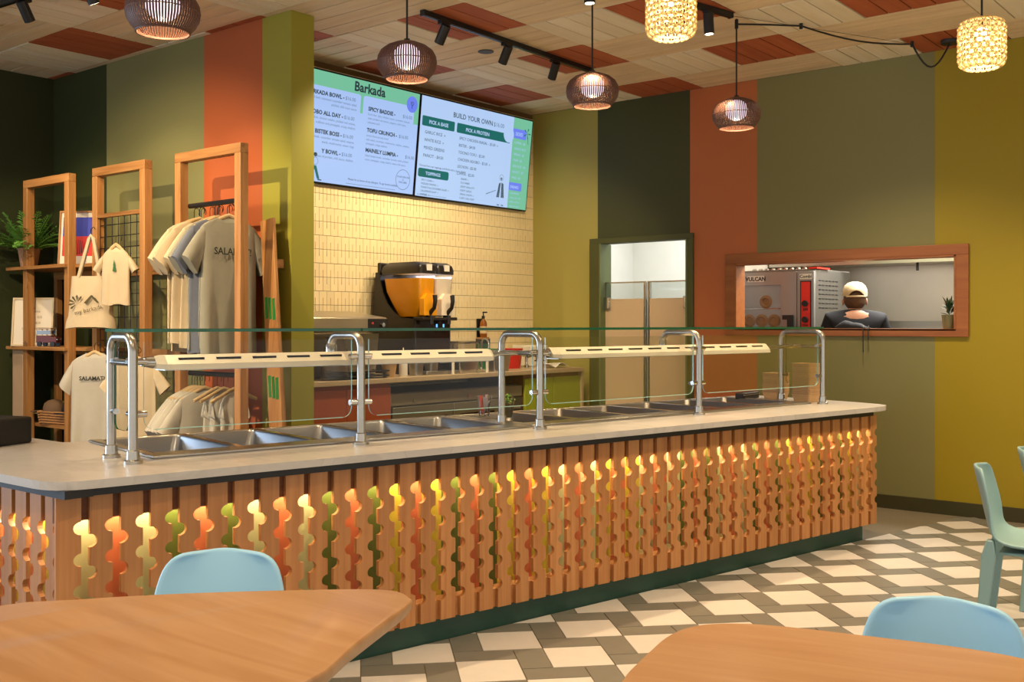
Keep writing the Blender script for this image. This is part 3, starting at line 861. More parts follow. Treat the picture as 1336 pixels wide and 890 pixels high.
def bowl(y0, y1, liquid, nm):
    def sec(x0, x1, z, yy=.0, r=.03): return [Vector((x, y, z)) for x, y in rrect(x0, x1, y0 + yy, y1 - yy, r, 3)]
    b = MB().rings([sec(-.02, .19, .455, .03), sec(-.08, .245, .56, .012), sec(-.14, .255, .66, .004), sec(-.165, .262, .80, 0)], True, False).build('bowl', m_bowl, dm, smooth=40)
    MB().rings([sec(-.015, .185, .46, .034), sec(-.075, .24, .562, .016), sec(-.135, .25, .66, .008), sec(-.155, .256, .765, .004)], True, True).build('juice', liquid, b, smooth=40)
    f = MB().rings([[Vector((x, (y0 + y1) / 2 + k * (y1 - y0) * .38, z)) for k, z in ((-1, .47), (1, .47), (1, .60), (.4, .645), (-.4, .645), (-1, .60))] for x in (.235, .285)]).build('spout_chamber', liquid, b, smooth=30, fix=True)
    l = MB().rings([sec(-.185, .27, .80, -.003), sec(-.185, .272, .835, -.003), sec(-.17, .262, .87, .006), sec(-.12, .215, .895, .02)], True, True).build('lid', m_dk, dm, smooth=35)
    yc = (y0 + y1) / 2
    MB().box(.262, .274, yc - .03, yc + .03, .825, .875, Matrix.Translation((.0, 0, 0))).build('sticker', mat('white_sticker', '#d8d2c4', .5), l)
    s = MB().tube([(.25, yc, .455), (.29, yc, .50), (.325, yc, .53), (.335, yc, .58), (.332, yc, .63)], .016, 10, radii=[.018, .018, .016, .017, .019]).build('tap_handle', m_dk, dm, smooth=50)
    MB().cyl((.29, yc, .40), (.29, yc, .47), .02, seg=12).build('tap_nozzle', m_dk, s, smooth=40)
bowl(-.2, -.003, m_mango, 'a'); bowl(.003, .2, m_milk, 'b')
m_blue = emis('blue_display', '#5fa8ff', 1.6)
for y in (.04, .12):
    MB().box(.215, .218, y - .022, y + .022, .33, .425).build('display_plate', m_blackgloss, dm)
    MB().box(.218, .22, y - .008, y + .008, .375, .40).build('display', m_blue, dm)
MB().box(.215, .218, -.19, -.10, .07, .17).build('info_plate', mat('plate_grey', '#8d867b', .4), dm)
lb = MB(); MR = Matrix(((0, 0, 1, 0), (1, 0, 0, 0), (0, 1, 0, 0), (0, 0, 0, 1)))
MB().box(.215, .2175, .08, .185, .085, .125).build('name_plate', mat('plate_light', '#cfc7ba', .4), dm)
MB().cyl((-.02, -.212, .08), (-.02, -.222, .08), .016, seg=12).build('lock', m_chrome, dm)
light('dispenser_lid_glow', 'AREA', (-5.95, 6.14, BZ + .792), 1.2, (.75, .78, 1), (-5.95, 6.14, 0), .35)

# ---------------------------------------------------------------- other things on the back worktop
sm_ = empty('bun_toaster', (-5.98, 5.27, BZ), 0, 'stainless sloping countertop machine with a black control panel', 'machine')
MB().rings([[Vector((x, y, z)) for x, y, z in ((-.2, yy, .02), (.14, yy, .02), (.18, yy, .33), (-.2, yy, .33))] for yy in (-.5, .27)]).build('machine_body', m_steel, sm_, fix=True)
MB().rings([[Vector((x, y, z)) for x, y, z in ((-.2, yy, .34), (.2, yy, .34), (.2, yy, .45), (-.2, yy, .50))] for yy in (-.5, .34)]).build('machine_hood', mat('satin_steel', '#b0a48c', .35, .7), sm_, fix=True, bevel=.012)
MB().box(.2, .206, .14, .34, .345, .44).build('control_panel', m_blackgloss, sm_)
MB().box(.206, .209, .17, .19, .40, .415).build('red_lamp', emis('red_lamp', '#d03a28', .5), sm_)
MB().cyl((.206, .28, .395), (.222, .28, .395), .016, seg=12).build('dial', m_chrome, sm_, smooth=40)
MB().box(.2, .203, -.28, -.12, .36, .37).build('badge', m_black, sm_)
for y in (-.45, .22): MB().box(-.15, .1, y, y + .04, 0, .02).build('foot', m_black, sm_)
bagv = MB()
rs = []
for k in range(9):
    t = k / 8; z = .02 + .30 * t; ry = .14 * (1 - .45 * t) ; rx = .07 * (1 - .3 * t)
    rs.append([Vector((rx * math.cos(a) * (1 + .12 * math.sin(5 * a + t * 4)), ry * math.sin(a) * (1 + .1 * math.sin(4 * a + 3 * t)), z)) for a in [2 * PI * i / 18 for i in range(18)]])
bagv.rings(rs)
bag = bagv.build('plastic_bag', glass('milky_film', (.74, .68, .56), 2.0, .25), smooth=80)
bag.location = (-5.70, 5.02, BZ - .01)
tag(bag, 'milky clear plastic bag standing at the partition end of the worktop', 'plastic bag')
tr = empty('wire_tray', (-5.78, 5.30, BZ), 0, 'stack of flat wire trays lying below the heat lamp', 'tray')
for k in range(2):
    z = .02 + .035 * k
    MB().tube([(-.15, -.25, z), (.13, -.25, z), (.13, .2, z), (-.15, .2, z)], .006, 6, closed=True).build('tray_rim', m_black, tr)
    MB().box(-.15, .13, -.25, .2, z - .006, z - .002).build('tray_sheet', mat('bronze_tray', '#7d6a48', .4, .6), tr)
def lathe_thing(name, loc, prof, m, label, cat, seg=20, group=None):
    o = MB().lathe(prof, seg).build(name, m, smooth=40); o.location = loc
    return tag(o, label, cat, group)
lathe_thing('paper_tub', (-5.70, 5.55, BZ), [(.045, 0), (.058, .10), (.061, .10), (.061, .106), (.056, .106), (.043, .01)], mat('kraft_tub', '#c49a5e', .6), 'round kraft paper tub on the beige worktop', 'tub')
sq = empty('squeeze_bottle', (-5.72, 5.72, BZ), 0, 'white squeeze bottle with pointed cap in front of the dispenser', 'bottle')
MB().lathe([(.03, 0), (.033, .01), (.033, .13), (.026, .15)], 18).build('bottle_body', m_white, sq, smooth=40)
MB().lathe([(.028, .15), (.028, .17), (.008, .18), (.004, .22)], 18).build('cap', m_white, sq, smooth=40)
def metal_pan(name, loc, sx, sy, h, label, rz=0):
    def ring(kx, ky, z, r=.02): return [Vector((x, y, z)) for x, y in rrect(-kx, kx, -ky, ky, r, 3)]
    o = MB().rings([ring(sx * .85, sy * .85, 0), ring(sx, sy, h), ring(sx + .012, sy + .012, h), ring(sx + .012, sy + .012, h + .004), ring(sx - .004, sy - .004, h + .004), ring(sx * .82, sy * .82, .005)], True, True).build(name, m_steel, smooth=35)
    o.location = loc; o.rotation_euler = (0, 0, rz)
    return tag(o, label, 'pan')
metal_pan('round_insert_pan', (-5.74, 5.88, BZ), .05, .05, .14, 'deep steel insert pan left of the wire stand')
metal_pan('round_insert_pan', (-5.74, 6.05, BZ), .045, .05, .14, 'narrow deep steel insert pan beside the wire stand')
st = empty('wire_stand', (-5.76, 6.42, BZ), 0, 'low metal stand with a flat shelf on the beige worktop', 'stand')
for x in (-.1, .1):
    for y in (-.2, .22): MB().box(x - .008, x + .008, y - .008, y + .008, 0, .13).build('leg', m_white, st)
MB().box(-.11, .11, -.21, .23, .13, .145).build('shelf_plate', m_steel, st)
metal_pan('steel_pan', (-5.76, 6.44, BZ), .09, .12, .10, 'wide steel pan tucked under the metal stand')
metal_pan('steel_pan', (-5.72, 6.84, BZ), .07, .11, .13, 'deep rectangular steel pan at the end of the heat lamp', 0)
cb = empty('clear_bin', (-6.1, 6.75, BZ), 0, 'clear plastic bin with a lid between dispenser and soap', 'bin')
MB().box(-.12, .12, -.16, .16, .0, .24).build('bin_wall', glass('bin_plastic', (.85, .82, .74), 1.4, .1), cb, bevel=.01)
MB().box(-.125, .125, -.165, .165, .24, .255).build('lid', glass('bin_plastic', (.85, .82, .74), 1.4, .1), cb, bevel=.004)
fc = empty('tap', (-6.05, 7.02, BZ), 0, 'small curved steel tap behind the heat lamp', 'tap')
MB().lathe([(.02, 0), (.02, .01), (.012, .02)], 14).build('tap_base', m_chrome, fc, smooth=40)
MB().tube([(0, 0, 0), (0, 0, .22)] + [(.05 - .05 * math.cos(a), -.02 * a / PI, .22 + .05 * math.sin(a)) for a in [PI * k / 8 for k in range(1, 9)]] + [(.1, -.02, .19)], .008, 10).build('spout', m_chrome, fc, smooth=60)
fd = empty('tap', (-6.02, 7.62, BZ), 0, 'squat steel tap between the red bucket and the white towel box', 'tap')
MB().lathe([(.025, 0), (.025, .02), (.014, .03), (.014, .10)], 14).build('tap_base', m_chrome, fd, smooth=40)
MB().tube([(0, 0, .09), (.08, 0, .115), (.12, 0, .10), (.12, 0, .07)], .01, 10).build('spout', m_chrome, fd, smooth=60)
MB().box(-.012, .012, -.045, .045, .10, .115).build('lever', m_chrome, fd, bevel=.004)
rb = empty('red_bucket', (-6.02, 7.38, BZ), 0, 'bright red sanitizer bucket with wire handle', 'bucket')
MB().lathe([(.095, 0), (.115, .17), (.12, .17), (.12, .18), (.11, .18), (.09, .01)], 24).build('bucket_body', mat('bucket_red', '#c81e16', .35, 0, .02), rb, smooth=40)
MB().tube([(.02 + .1 * math.cos(a) * .3, .118 * math.cos(a), .15 - .09 * math.sin(a)) for a in [PI * k / 10 for k in range(11)]], .003, 6).build('handle', m_chrome, rb)
gb = empty('green_bucket', (-6.10, 7.15, BZ), 0, 'green cleaning bucket left of the red bucket', 'bucket')
MB().lathe([(.075, 0), (.09, .17), (.095, .17), (.095, .18), (.085, .18), (.07, .01)], 24).build('bucket_body', mat('bucket_green', '#1c8a3a', .35, 0, .02), gb, smooth=40)
MB().tube([(.09, .09 * math.cos(a), .15 - .08 * math.sin(a)) for a in [PI * k / 10 for k in range(11)]], .003, 6).build('handle', m_chrome, gb)
sgn = empty('wall_notice', (SIDE + .006, 7.38, 1.21), 0, 'small black and green notice fixed to the tiles above the buckets', 'notice')
MB().box(0, .004, -.10, .10, .03, .075).build('notice_top', m_black, sgn)
MB().box(0, .004, -.10, .10, -.07, .03).build('notice_bottom', mat('notice_green', '#2b6b36', .5), sgn)
sp = empty('soap_dispenser', (SIDE + .055, 7.33, 1.30), 0, 'amber soap bottle with black pump in a wall bracket', 'soap bottle')
MB().box(-.05, .035, -.045, .045, -.02, .0).build('bracket', wood('bracket_wood', '#b07a3c', '#925f28', 1), sp, bevel=.003)
MB().box(-.049, -.035, -.04, .04, 0, .17).build('bracket_back', m_black, sp)
MB().lathe([(.032, 0), (.034, .01), (.034, .12), (.028, .145), (.013, .165), (.013, .175)], 18).build('bottle', mat('amber_glass', '#8a4f14', .12, 0, .05), sp, smooth=40)
MB().lathe([(.0345, .035), (.0345, .10)], 18, cap0=False, cap1=False).build('label_band', mat('soap_label', '#cdb98f', .6), sp, smooth=40)
MB().lathe([(.015, .172), (.015, .195), (.006, .198), (.006, .225)], 14).build('pump', m_black, sp, smooth=40)
MB().box(-.006, .045, -.007, .007, .222, .235).build('pump_spout', m_black, sp, bevel=.003)
tb = empty('towel_dispenser', (-6.2, 7.90, BZ), 0, 'white paper towel box in the corner of the worktop', 'towel box')
MB().box(-.12, .12, -.13, .13, 0, .20).build('box_body', m_white, tb, bevel=.012)
MB().box(.12, .121, -.08, .08, .05, .06).build('slot', m_black, tb)
cl = MB(); P = []
for k in range(9):
    row = []
    for i in range(13):
        x, y = -.09 + .18 * k / 8, -.14 + .28 * i / 12
        row.append(Vector((x, y, .012 + .02 * abs(math.sin(9 * x + 14 * y)) + .012 * math.sin(31 * y + 8 * x))))
    P.append(row)
cl.grid(P)
co = cl.build('cloth', mat('white_cloth', '#ddd6c8', .9), smooth=80); co.location = (-5.80, 7.72, BZ)
s_ = co.modifiers.new('solid', 'SOLIDIFY'); s_.thickness = .006
tag(co, 'crumpled white cloth lying at the far end of the worktop', 'cloth')

# ---------------------------------------------------------------- two menu screens
m_bezel = mat('screen_bezel', '#0b0a0a', .3, 0, .02)
E1 = .74
scr = {'w': emis('screen_white', '#a9c6f8', E1), 'g': emis('screen_green', '#76c29f', E1), 'k': emis('screen_ink', '#2c4148', E1 * .8),
       't': emis('screen_teal', '#1c6a66', E1), 'b': emis('screen_blue', '#6f84f2', E1), 'p': emis('screen_pale', '#b4d0f8', E1), 'gr': emis('screen_grey', '#5d7590', E1)}
keys = list(scr)
TW, TH = 1.545, .875
def screen(yc, label):
    s = empty('menu_screen', (-6.262, yc, 2.945), 0, label, 'menu screen', 'pair of menu screens on the tiled wall')
    # local frame of the panel: x right (along +y of the room), y up, z out of the screen
    tilt = math.radians(6.0)
    M = Matrix.Rotation(tilt, 4, 'Y') @ Matrix(((0, 0, 1, 0), (1, 0, 0, 0), (0, 1, 0, 0), (0, 0, 0, 1)))
    MB().prism(rrect(-TW / 2, TW / 2, -TH / 2, TH / 2, .006, 2), -.045, 0, M).build('screen_case', m_bezel, s)
    MB().box(-.085, -.03, -.15, .15, -.15, .15).build('wall_mount', m_black, s)
    MB().prism(rrect(-TW / 2 + .012, TW / 2 - .012, -TH / 2 + .016, TH / 2 - .012, .003, 2), 0, .001, M).build('display', scr['w'], s)
    return s, M
class Print:
    """flat printed artwork on a screen: lettering and shapes by colour"""
    def __init__(s, M): s.M = M; s.b = {}; s.z = .002
    def mb(s, c): return s.b.setdefault(c, MB())
    def shape(s, c, pts, lift=0): 
        s.mb(c).add([s.M @ Vector((x, y, s.z + lift)) for x, y in pts], [list(range(len(pts)))])
    def rect(s, c, x0, x1, y0, y1, r=0, lift=0): s.shape(c, rrect(x0, x1, y0, y1, r, 4) if r else [(x0, y0), (x1, y0), (x1, y1), (x0, y1)], lift)
    def disc(s, c, x, y, r, sx=1, lift=0): s.shape(c, [(x + r * sx * math.cos(2 * PI * k / 28), y + r * math.sin(2 * PI * k / 28)) for k in range(28)], lift)
    def ring(s, c, x, y, r, w, lift=.001):
        n = 32; o = [(x + r * math.cos(2 * PI * k / n), y + r * math.sin(2 * PI * k / n)) for k in range(n)]; i = [(x + (r - w) * math.cos(2 * PI * k / n), y + (r - w) * math.sin(2 * PI * k / n)) for k in range(n)]
        s.mb(c).add([s.M @ Vector((a, b, s.z + lift)) for a, b in o + i], [(k, (k + 1) % n, n + (k + 1) % n, n + k) for k in range(n)])
    def text(s, c, str_, x, y, size, align='LEFT', bold=0, lift=.002): text_into(s.mb(c), str_, size, s.M @ Matrix.Translation((x, y, s.z + lift)), align, bold)
    def done(s, parent, names):
        for c, m in s.b.items(): tag(m.build(names.get(c, 'menu_print'), scr[c], parent), kind='stuff')
names = {'w': 'menu_card', 'g': 'green_area', 'k': 'menu_lettering', 't': 'teal_heading', 'b': 'blue_badge', 'p': 'menu_field', 'gr': 'small_lettering'}
s1, M1 = screen(5.655, 'left menu screen with green header listing rice bowls')
p = Print(M1)
hx, hy = TW / 2 - .012, TH / 2 - .012
p.rect('g', -hx, hx, hy - .125, hy); p.rect('g', .10, .128, hy - .26, hy - .12); p.rect('g', hx - .055, hx, hy - .26, hy - .12)
p.rect('w', -hx + .03, .10, -.2, hy - .115, .025, .0006); p.rect('w', .128, hx - .055, -.2, hy - .115, .025, .0006)
p.text('k', 'Barkada', .19, hy - .092, .105, 'CENTER', .003)
p.disc('b', hx - .085, hy - .10, .068, .95, .0012)
p.text('k', 'Y', hx - .085, hy - .135, .06, 'CENTER')
p.text('k', '**', hx - .085, hy - .11, .05, 'CENTER')
for t, y, b in (('BARKADA BOWL', .245, ('pork and beef, calamansi cucumber tomato salad,', 'pickled, chili mayo sauce')), ('ADOBO ALL DAY', .095, ('chicken, chicken adobo, pickled red onions,', 'scallions and pineapple, crispy shallots')),
                ('BISTEK BOSS', -.05, ('beef bistek, cucumber tomato salad, sesame,', 'seeds, mushrooms, onion rings')), ('Y BOWL', -.195, ('choice of protein, chili sauce, shallots',))):
    p.text('k', t, -.135, y, .046, 'RIGHT', .0008) if False else p.text('k', t + ' -', -.075, y, .044, 'RIGHT', .0016)
    p.text('gr', '$16.00', -.065, y, .040, 'LEFT')
    for q, ln in enumerate(b): p.text('gr', ln, .06, y - .036 - .034 * q, .0265, 'RIGHT')
for t, y, b in (('SPICY BADDIE', .20, ('Don\'t fear. Spicy chicken inasal, cucumber tomato', 'salad, pickled red onions, peppers, chili mayo,', 'calamansi aioli')), ('TOFU CRUNCH', .03, ('tocino flavored tofu bowl,', 'tofu salad, cucumber, mushrooms, shallots, sesame,', 'pineapple, crispy shallots')),
                ('MAINELY LUMPIA', -.13, ('Salad lumpia bowls, cucumber tomato salad, pickled', 'onion, pineapple, crispy shallot, sweet chili sauce'))):
    p.text('k', t + ' -', .185, y, .044, 'LEFT', .0016); p.text('gr', '$16.00', .185 + .030 * len(t) + .03, y, .040, 'LEFT')
    for q, ln in enumerate(b): p.text('gr', ln, .185, y - .036 - .032 * q, .0235, 'LEFT')
p.ring('gr', hx - .13, -.31, .085, .004); p.text('k', 'YOUR DISH ON', hx - .13, -.295, .021, 'CENTER'); p.text('k', 'US', hx - .13, -.317, .018, 'CENTER'); p.text('k', 'THIS HERE', hx - .13, -.34, .021, 'CENTER')
p.text('k', 'Please let us know of any allergies. To-go bowls available.', .02, -.375, .024, 'LEFT'); p.rect('gr', .0, .55, -.405, -.402)
# walking figure drawn beside the last bowl
p.disc('k', -.325, -.215, .017); p.shape('t', [(-.34, -.30), (-.31, -.30), (-.27, -.40), (-.295, -.40), (-.325, -.33)]); p.shape('t', [(-.34, -.30), (-.32, -.32), (-.38, -.40), (-.405, -.385)])
p.ring('gr', -.325, -.265, .03, .003); p.rect('k', -.29, -.25, -.41, -.402)
p.done(s1, names)
s2, M2 = screen(7.205, 'right menu screen for building your own bowl with green side column')
p = Print(M2)
gx = hx - .28
p.rect('p', -hx, gx, -hy, hy); p.rect('g', gx, hx, -hy, hy, 0, .0004)
p.text('k', 'BUILD YOUR OWN', -.36, hy - .125, .062, 'LEFT', .0006); p.text('gr', '$16.00', .19, hy - .125, .056)
p.rect('t', -hx + .02, -.33, .175, .26, .012, .0006); p.text('p', 'PICK A BASE', -.535, .20, .044, 'CENTER', .001)
p.rect('t', -.30, gx - .035, .175, .26, .012, .0006); p.text('p', 'PICK A PROTEIN', -.02, .20, .044, 'CENTER', .001)
p.disc('p', gx - .06, .255, .075, 1, .0011); p.ring('gr', gx - .06, .255, .06, .002)
for q, t in enumerate(('GARLIC RICE  v', 'WHITE RICE  v', 'MIXED GREENS', 'PANCIT - $4.00')): p.text('k', t, -.70, .112 - .066 * q, .038)
for q, t in enumerate(('SPICY CHICKEN INASAL - $3.00  v', 'BISTEK - $4.00', 'TOCINO TOFU - $2.00', 'CHICKEN ADOBO - $3.00  v', 'LECHON - $3.00', 'LUMPIA - $2.00')): p.text('k', t, -.26, .118 - .062 * q, .036)
p.text('k', 'Choose from our toppings and finish with a sauce drizzle', -.74, -.17, .026)
p.rect('t', -hx + .015, -.36, -.26, -.185, .02, .0006); p.text('p', 'TOPPINGS', -.56, -.238, .04, 'CENTER', .001)
for q, t in enumerate(('SPICY CORN  v', 'PICKLED ONIONS  v', 'TOMATO & CUCUMBER SALAD  v', 'CALAMANSI SLAW  v', 'PEPPERS  v')): p.text('k', t, -.70, -.292 - .031 * q, .0235)
for q, t in enumerate(('SESAME  v', 'CUCUMBER', 'CRISPY SHALLOTS', 'CRISPY GARLIC', 'SPRING ONION  v', 'CHEF\'S CHILI CRISP')): p.text('k', t, -.20, -.232 - .034 * q, .0235)
p.text('gr', 'Ask for low gluten. Please let us know of any allergies', -.74, -.415, .017)
p.disc('k', .365, -.165, .014); p.shape('k', [(.31, -.34), (.335, -.21), (.36, -.20), (.35, -.34)]); p.shape('k', [(.375, -.34), (.37, -.20), (.40, -.21), (.42, -.34)])
p.rect('k', .325, .36, -.415, -.405); p.rect('k', .385, .42, -.415, -.405); p.ring('gr', .365, -.155, .03, .003); p.shape('gr', [(.16, -.33), (.30, -.28), (.30, -.274), (.16, -.32)])
p.rect('b', gx, gx + .20, .235, .325, .01, .0008); p.text('w', 'SIDES', gx + .09, .262, .045, 'CENTER', .001)
for q, t in enumerate(('LUMPIA - $6', 'GARLIC RICE', 'SPRING - $5', 'SPAM - $3', 'SIDE RICE - $4', 'PANCIT - $7', 'FRIES - $5')): p.text('w', t, gx + .03, .185 - .055 * q, .031)
p.rect('b', gx, gx + .19, -.255, -.18, .01, .0008); p.text('w', 'DRINKS', gx + .08, -.235, .036, 'CENTER', .001)
for q, t in enumerate(('CALAMANSI', 'mango juice, ube', 'coffee, iced tea', 'soda and water')): p.text('w', t, gx + .02, -.29 - .04 * q, .025)
for q in range(5):
    a = q * 2 * PI / 5; x, y = hx - .07, .30
    p.shape('t', [(x, y), (x + .05 * math.cos(a - .2), y + .05 * math.sin(a - .2)), (x + .05 * math.cos(a + .1), y + .05 * math.sin(a + .1))], .002)
    x, y = hx - .02, .285
p.shape('t', [(hx - .07, .30), (hx - .064, .30), (hx - .04, .20), (hx - .047, .20)], .002)
p.done(s2, names)
# ---------------------------------------------------------------- pendants, tracks and spot heads
m_wick = mat('dark_wicker', '#5c3d32', .55, 0, .12, 40)
m_globe = emis('opal_globe', (1.0, .80, .92), 1.25)
def dome_pendant(x, y, zb, label):
    p = empty('wicker_pendant', (x, y, zb), 0, label, 'pendant lamp', 'brown wicker dome pendants over the counter')
    prof = [(r_, z_ * .84) for r_, z_ in [(.113, 0), (.120, .008), (.140, .034), (.156, .068), (.161, .105), (.157, .142), (.141, .178), (.108, .208), (.064, .230), (.022, .239)]]
    N = 76; rb = MB()
    for i in range(N):
        a0 = 2 * PI * i / N; w = .0040
        P0 = []; P1 = []
        for r, z in prof:
            wd = w / max(r, .03)
            P0.append((Vector((r * math.cos(a0 - wd), r * math.sin(a0 - wd), z)))); P1.append(Vector((r * math.cos(a0 + wd), r * math.sin(a0 + wd), z)))
            q = len(P0) - 1
        I0 = [Vector((v.x * .975, v.y * .975, v.z)) for v in P0]; I1 = [Vector((v.x * .975, v.y * .975, v.z)) for v in P1]
        rb.rings([[P0[k], P1[k], I1[k], I0[k]] for k in range(len(prof))], False, False)
    tag(rb.build('wicker_shade', m_wick, p, smooth=60), kind='stuff')
    for r, z, t in ((.114, .001, .006), (.159, .088, .0028), (.022, .20, .006)):
        MB().tube([(r * math.cos(2 * PI * k / 40), r * math.sin(2 * PI * k / 40), z) for k in range(40)], t, 6, closed=True).build('shade_ring', m_wick, p, smooth=60)
    MB().ball((0, 0, .118), .075, 20, 12, (1, 1, .92)).build('globe', m_globe, p, smooth=80)
    MB().cyl((0, 0, .18), (0, 0, .215), .016, seg=12).build('lamp_holder', m_black, p, smooth=40)
    MB().cyl((0, 0, .21), (0, 0, CEIL - zb - .02), .0055, seg=8).build('cord', m_black, p)
    light('pendant_bulb', 'POINT', (x, y, zb + .022), 4.5, (1, .74, .40), size=.02)
    return p
dome_pendant(-4.123, 2.629, 2.71, 'brown wicker dome pendant cut by the top of the picture, left of the others')
dome_pendant(-4.005, 4.033, 2.741, 'brown wicker dome pendant hanging in front of the left menu screen')
dome_pendant(-3.65, 5.268, 2.749, 'brown wicker dome pendant hanging at the right end of the menu screens')
dome_pendant(-3.252, 6.376, 2.728, 'brown wicker dome pendant hanging before the terracotta stripe on a swagged cord')

def weave_mat():
    m, nt, b = nodes_of('cream_rattan')
    nt.nodes.remove(b)
    out = [n for n in nt.nodes if n.type == 'OUTPUT_MATERIAL'][0]
    nz = nt.nodes.new('ShaderNodeTexNoise'); nz.inputs['Scale'].default_value = 50
    c = mixc(nt, nz.outputs[0], lin('#dcc79a'), lin('#f2e4c0'))
    d1 = nt.nodes.new('ShaderNodeBsdfDiffuse'); t1 = nt.nodes.new('ShaderNodeBsdfTranslucent')
    nt.links.new(c, d1.inputs[0]); nt.links.new(c, t1.inputs[0])
    mx = nt.nodes.new('ShaderNodeMixShader'); mx.inputs[0].default_value = .6
    nt.links.new(d1.outputs[0], mx.inputs[1]); nt.links.new(t1.outputs[0], mx.inputs[2]); nt.links.new(mx.outputs[0], out.inputs[0])
    return m
m_rattan = weave_mat()
def drum_pendant(x, y, zb, label):
    p = empty('rattan_pendant', (x, y, zb), 0, label, 'pendant lamp', 'cream woven rattan pendants')
    R, Hh = .113, .24
    def rad(t):   # rounded drum outline
        z = t * Hh; e = .045
        if z < e: return R - .03 * (1 - math.sqrt(max(0, 1 - (1 - z / e) ** 2)))
        if z > Hh - e: return R - .035 * (1 - math.sqrt(max(0, 1 - ((z - Hh + e) / e) ** 2)))
        return R
    sh = MB(); rows, cols = 9, 18
    for r in range(rows):                      # rows of interlocked cane loops
        zc = Hh * (r + .5) / rows
        for c in range(cols):
            a = 2 * PI * (c + .5 * (r % 2)) / cols
            pts = []
            for k in range(10):
                th = 2 * PI * k / 10; da = .235 * math.cos(th); dz = .0185 * math.sin(th)
                rr = rad(min(1, max(0, (zc + dz) / Hh))) + .003 * math.cos(2 * th)
                pts.append((rr * math.cos(a + da), rr * math.sin(a + da), zc + dz))
            sh.tube(pts, .0034, 5, closed=True)
    for c in range(cols * 2):
        a = 2 * PI * c / (cols * 2)
        sh.tube([((rad(t) - .004) * math.cos(a), (rad(t) - .004) * math.sin(a), t * Hh) for t in [k / 8 for k in range(9)]], .0024, 4)
    tag(sh.build('woven_shade', m_rattan, p, smooth=70), kind='stuff')
    for z, r in ((.002, R - .028), (Hh - .002, R - .033)):
        MB().tube([(r * math.cos(2 * PI * k / 32), r * math.sin(2 * PI * k / 32), z) for k in range(32)], .004, 6, closed=True).build('shade_ring', m_rattan, p, smooth=60)
    MB().lathe([(.02, Hh - .006), (R - .036, Hh - .004)], 24, cap1=False).build('top_plate', m_rattan, p)
    MB().ball((0, 0, Hh - .07), .035, 16, 10).build('bulb', emis('bulb_glow', (1.0, .86, .62), 9), p, smooth=80)
    MB().cyl((0, 0, Hh - .03), (0, 0, Hh + .02), .014, seg=12).build('lamp_holder', m_black, p, smooth=40)
    MB().cyl((0, 0, Hh + .02), (0, 0, CEIL - zb - .02), .0055, seg=8).build('cord', m_black, p)
    light('rattan_bulb', 'POINT', (x, y, zb + Hh - .12), 7, (1, .88, .66), size=.03)
    return p
drum_pendant(-2.486, 4.224, 2.744, 'cream woven rattan drum pendant cut by the top edge near the black track')
drum_pendant(-1.53, 5.715, 2.74, 'cream woven rattan drum pendant hanging in front of the mustard wall')

def track(p0, p1, label):
    t = empty('lighting_track', (p0[0], p0[1], CEIL), 0, label, 'lighting track')
    a = math.atan2(p1[1] - p0[1], p1[0] - p0[0]); L = math.hypot(p1[0] - p0[0], p1[1] - p0[1])
    M = Matrix.Rotation(a, 4, 'Z')
    MB().box(0, L, -.018, .018, -.036, -.001, M).build('track_rail', m_black, t, bevel=.002)
    MB().box(.0, L, -.005, .005, -.038, -.036, M).build('track_groove', m_blackgloss, t)
    for x in (0, L): MB().box(x - .006, x + .006, -.02, .02, -.039, -.001, M).build('end_cap', m_black, t)
    return t
track((-7.8, 3.05), (-4.6, 3.30), 'black lighting track along the top left above the shelves')
track((-4.78, 4.96), (-4.826, 6.95), 'black lighting track crossing the ceiling before the menu screens')
track((-4.22, 1.8), (-3.245, 6.28), 'black lighting track above the counter carrying the swagged pendant')

m_lens = emis('lamp_lens', (1.0, .84, .6), 7)
def spot_head(x, y, aim, energy, label, spot=70, lit=True, Lh=.13, size=.03, color=WARM):
    zt = CEIL - .037
    h = empty('spot_head', (x, y, zt), 0, label, 'spotlight', 'black cylinder spotlights on the tracks')
    MB().box(-.018, .018, -.045, .045, -.016, 0).build('adapter', m_black, h)
    MB().cyl((0, 0, -.016), (0, 0, -.05), .009, seg=10).build('stem', m_black, h)
    dv = (Vector(aim) - Vector((x, y, zt - .1))).normalized()
    c = Vector((0, 0, -.05))
    a = c - dv * .035; b = c + dv * (Lh - .035)
    MB().cyl(a, b, .033, seg=18).build('can', m_black, h, smooth=40)
    MB().cyl(b - dv * .004, b + dv * .0008, .027, seg=18).build('lens', m_lens, h, smooth=40)
    if energy: light('spot_beam', 'SPOT', Vector((x, y, zt)) + b + dv * .02, energy, color, aim, size, spot, .6)
    return h
spot_head(-6.45, 3.14, (-6.9, 4.3, 1.6), 45, 'black spotlight at the top left, glowing towards the room', 80, color=(1, .78, .5))
spot_head(-5.80, 3.20, (-5.9, 4.3, 1.4), 45, 'black spotlight at the top left, tilted, next to the wicker pendant', 80, color=(1, .78, .5))
spot_head(-4.785, 5.17, (-6.3, 5.35, 1.2), 74, 'black spotlight nearest the left menu screen on the middle track', 110, color=(1, .80, .52))
spot_head(-4.80, 5.85, (-6.3, 6.2, 1.2), 74, 'middle one of three black spotlights on the track before the screens', 110, color=(1, .80, .52))
spot_head(-4.815, 6.45, (-6.3, 7.2, 1.2), 74, 'black spotlight at the far end of the middle track beside a wicker pendant', 110, color=(1, .80, .52))
spot_head(-3.515, 5.04, (-3.45, 5.1, .9), 130, 'black spotlight pointing straight down at the top edge above a wicker pendant', 48)
spot_head(-3.29, 6.06, (-3.2, 6.2, .9), 130, 'black spotlight pointing down beside the rattan drum pendant', 48)

spot_head(-7.35, 3.09, (-8.0, 4.2, 1.7), 60, 'black spotlight left of the picture on the shelf track', 70, color=(1, .78, .5))

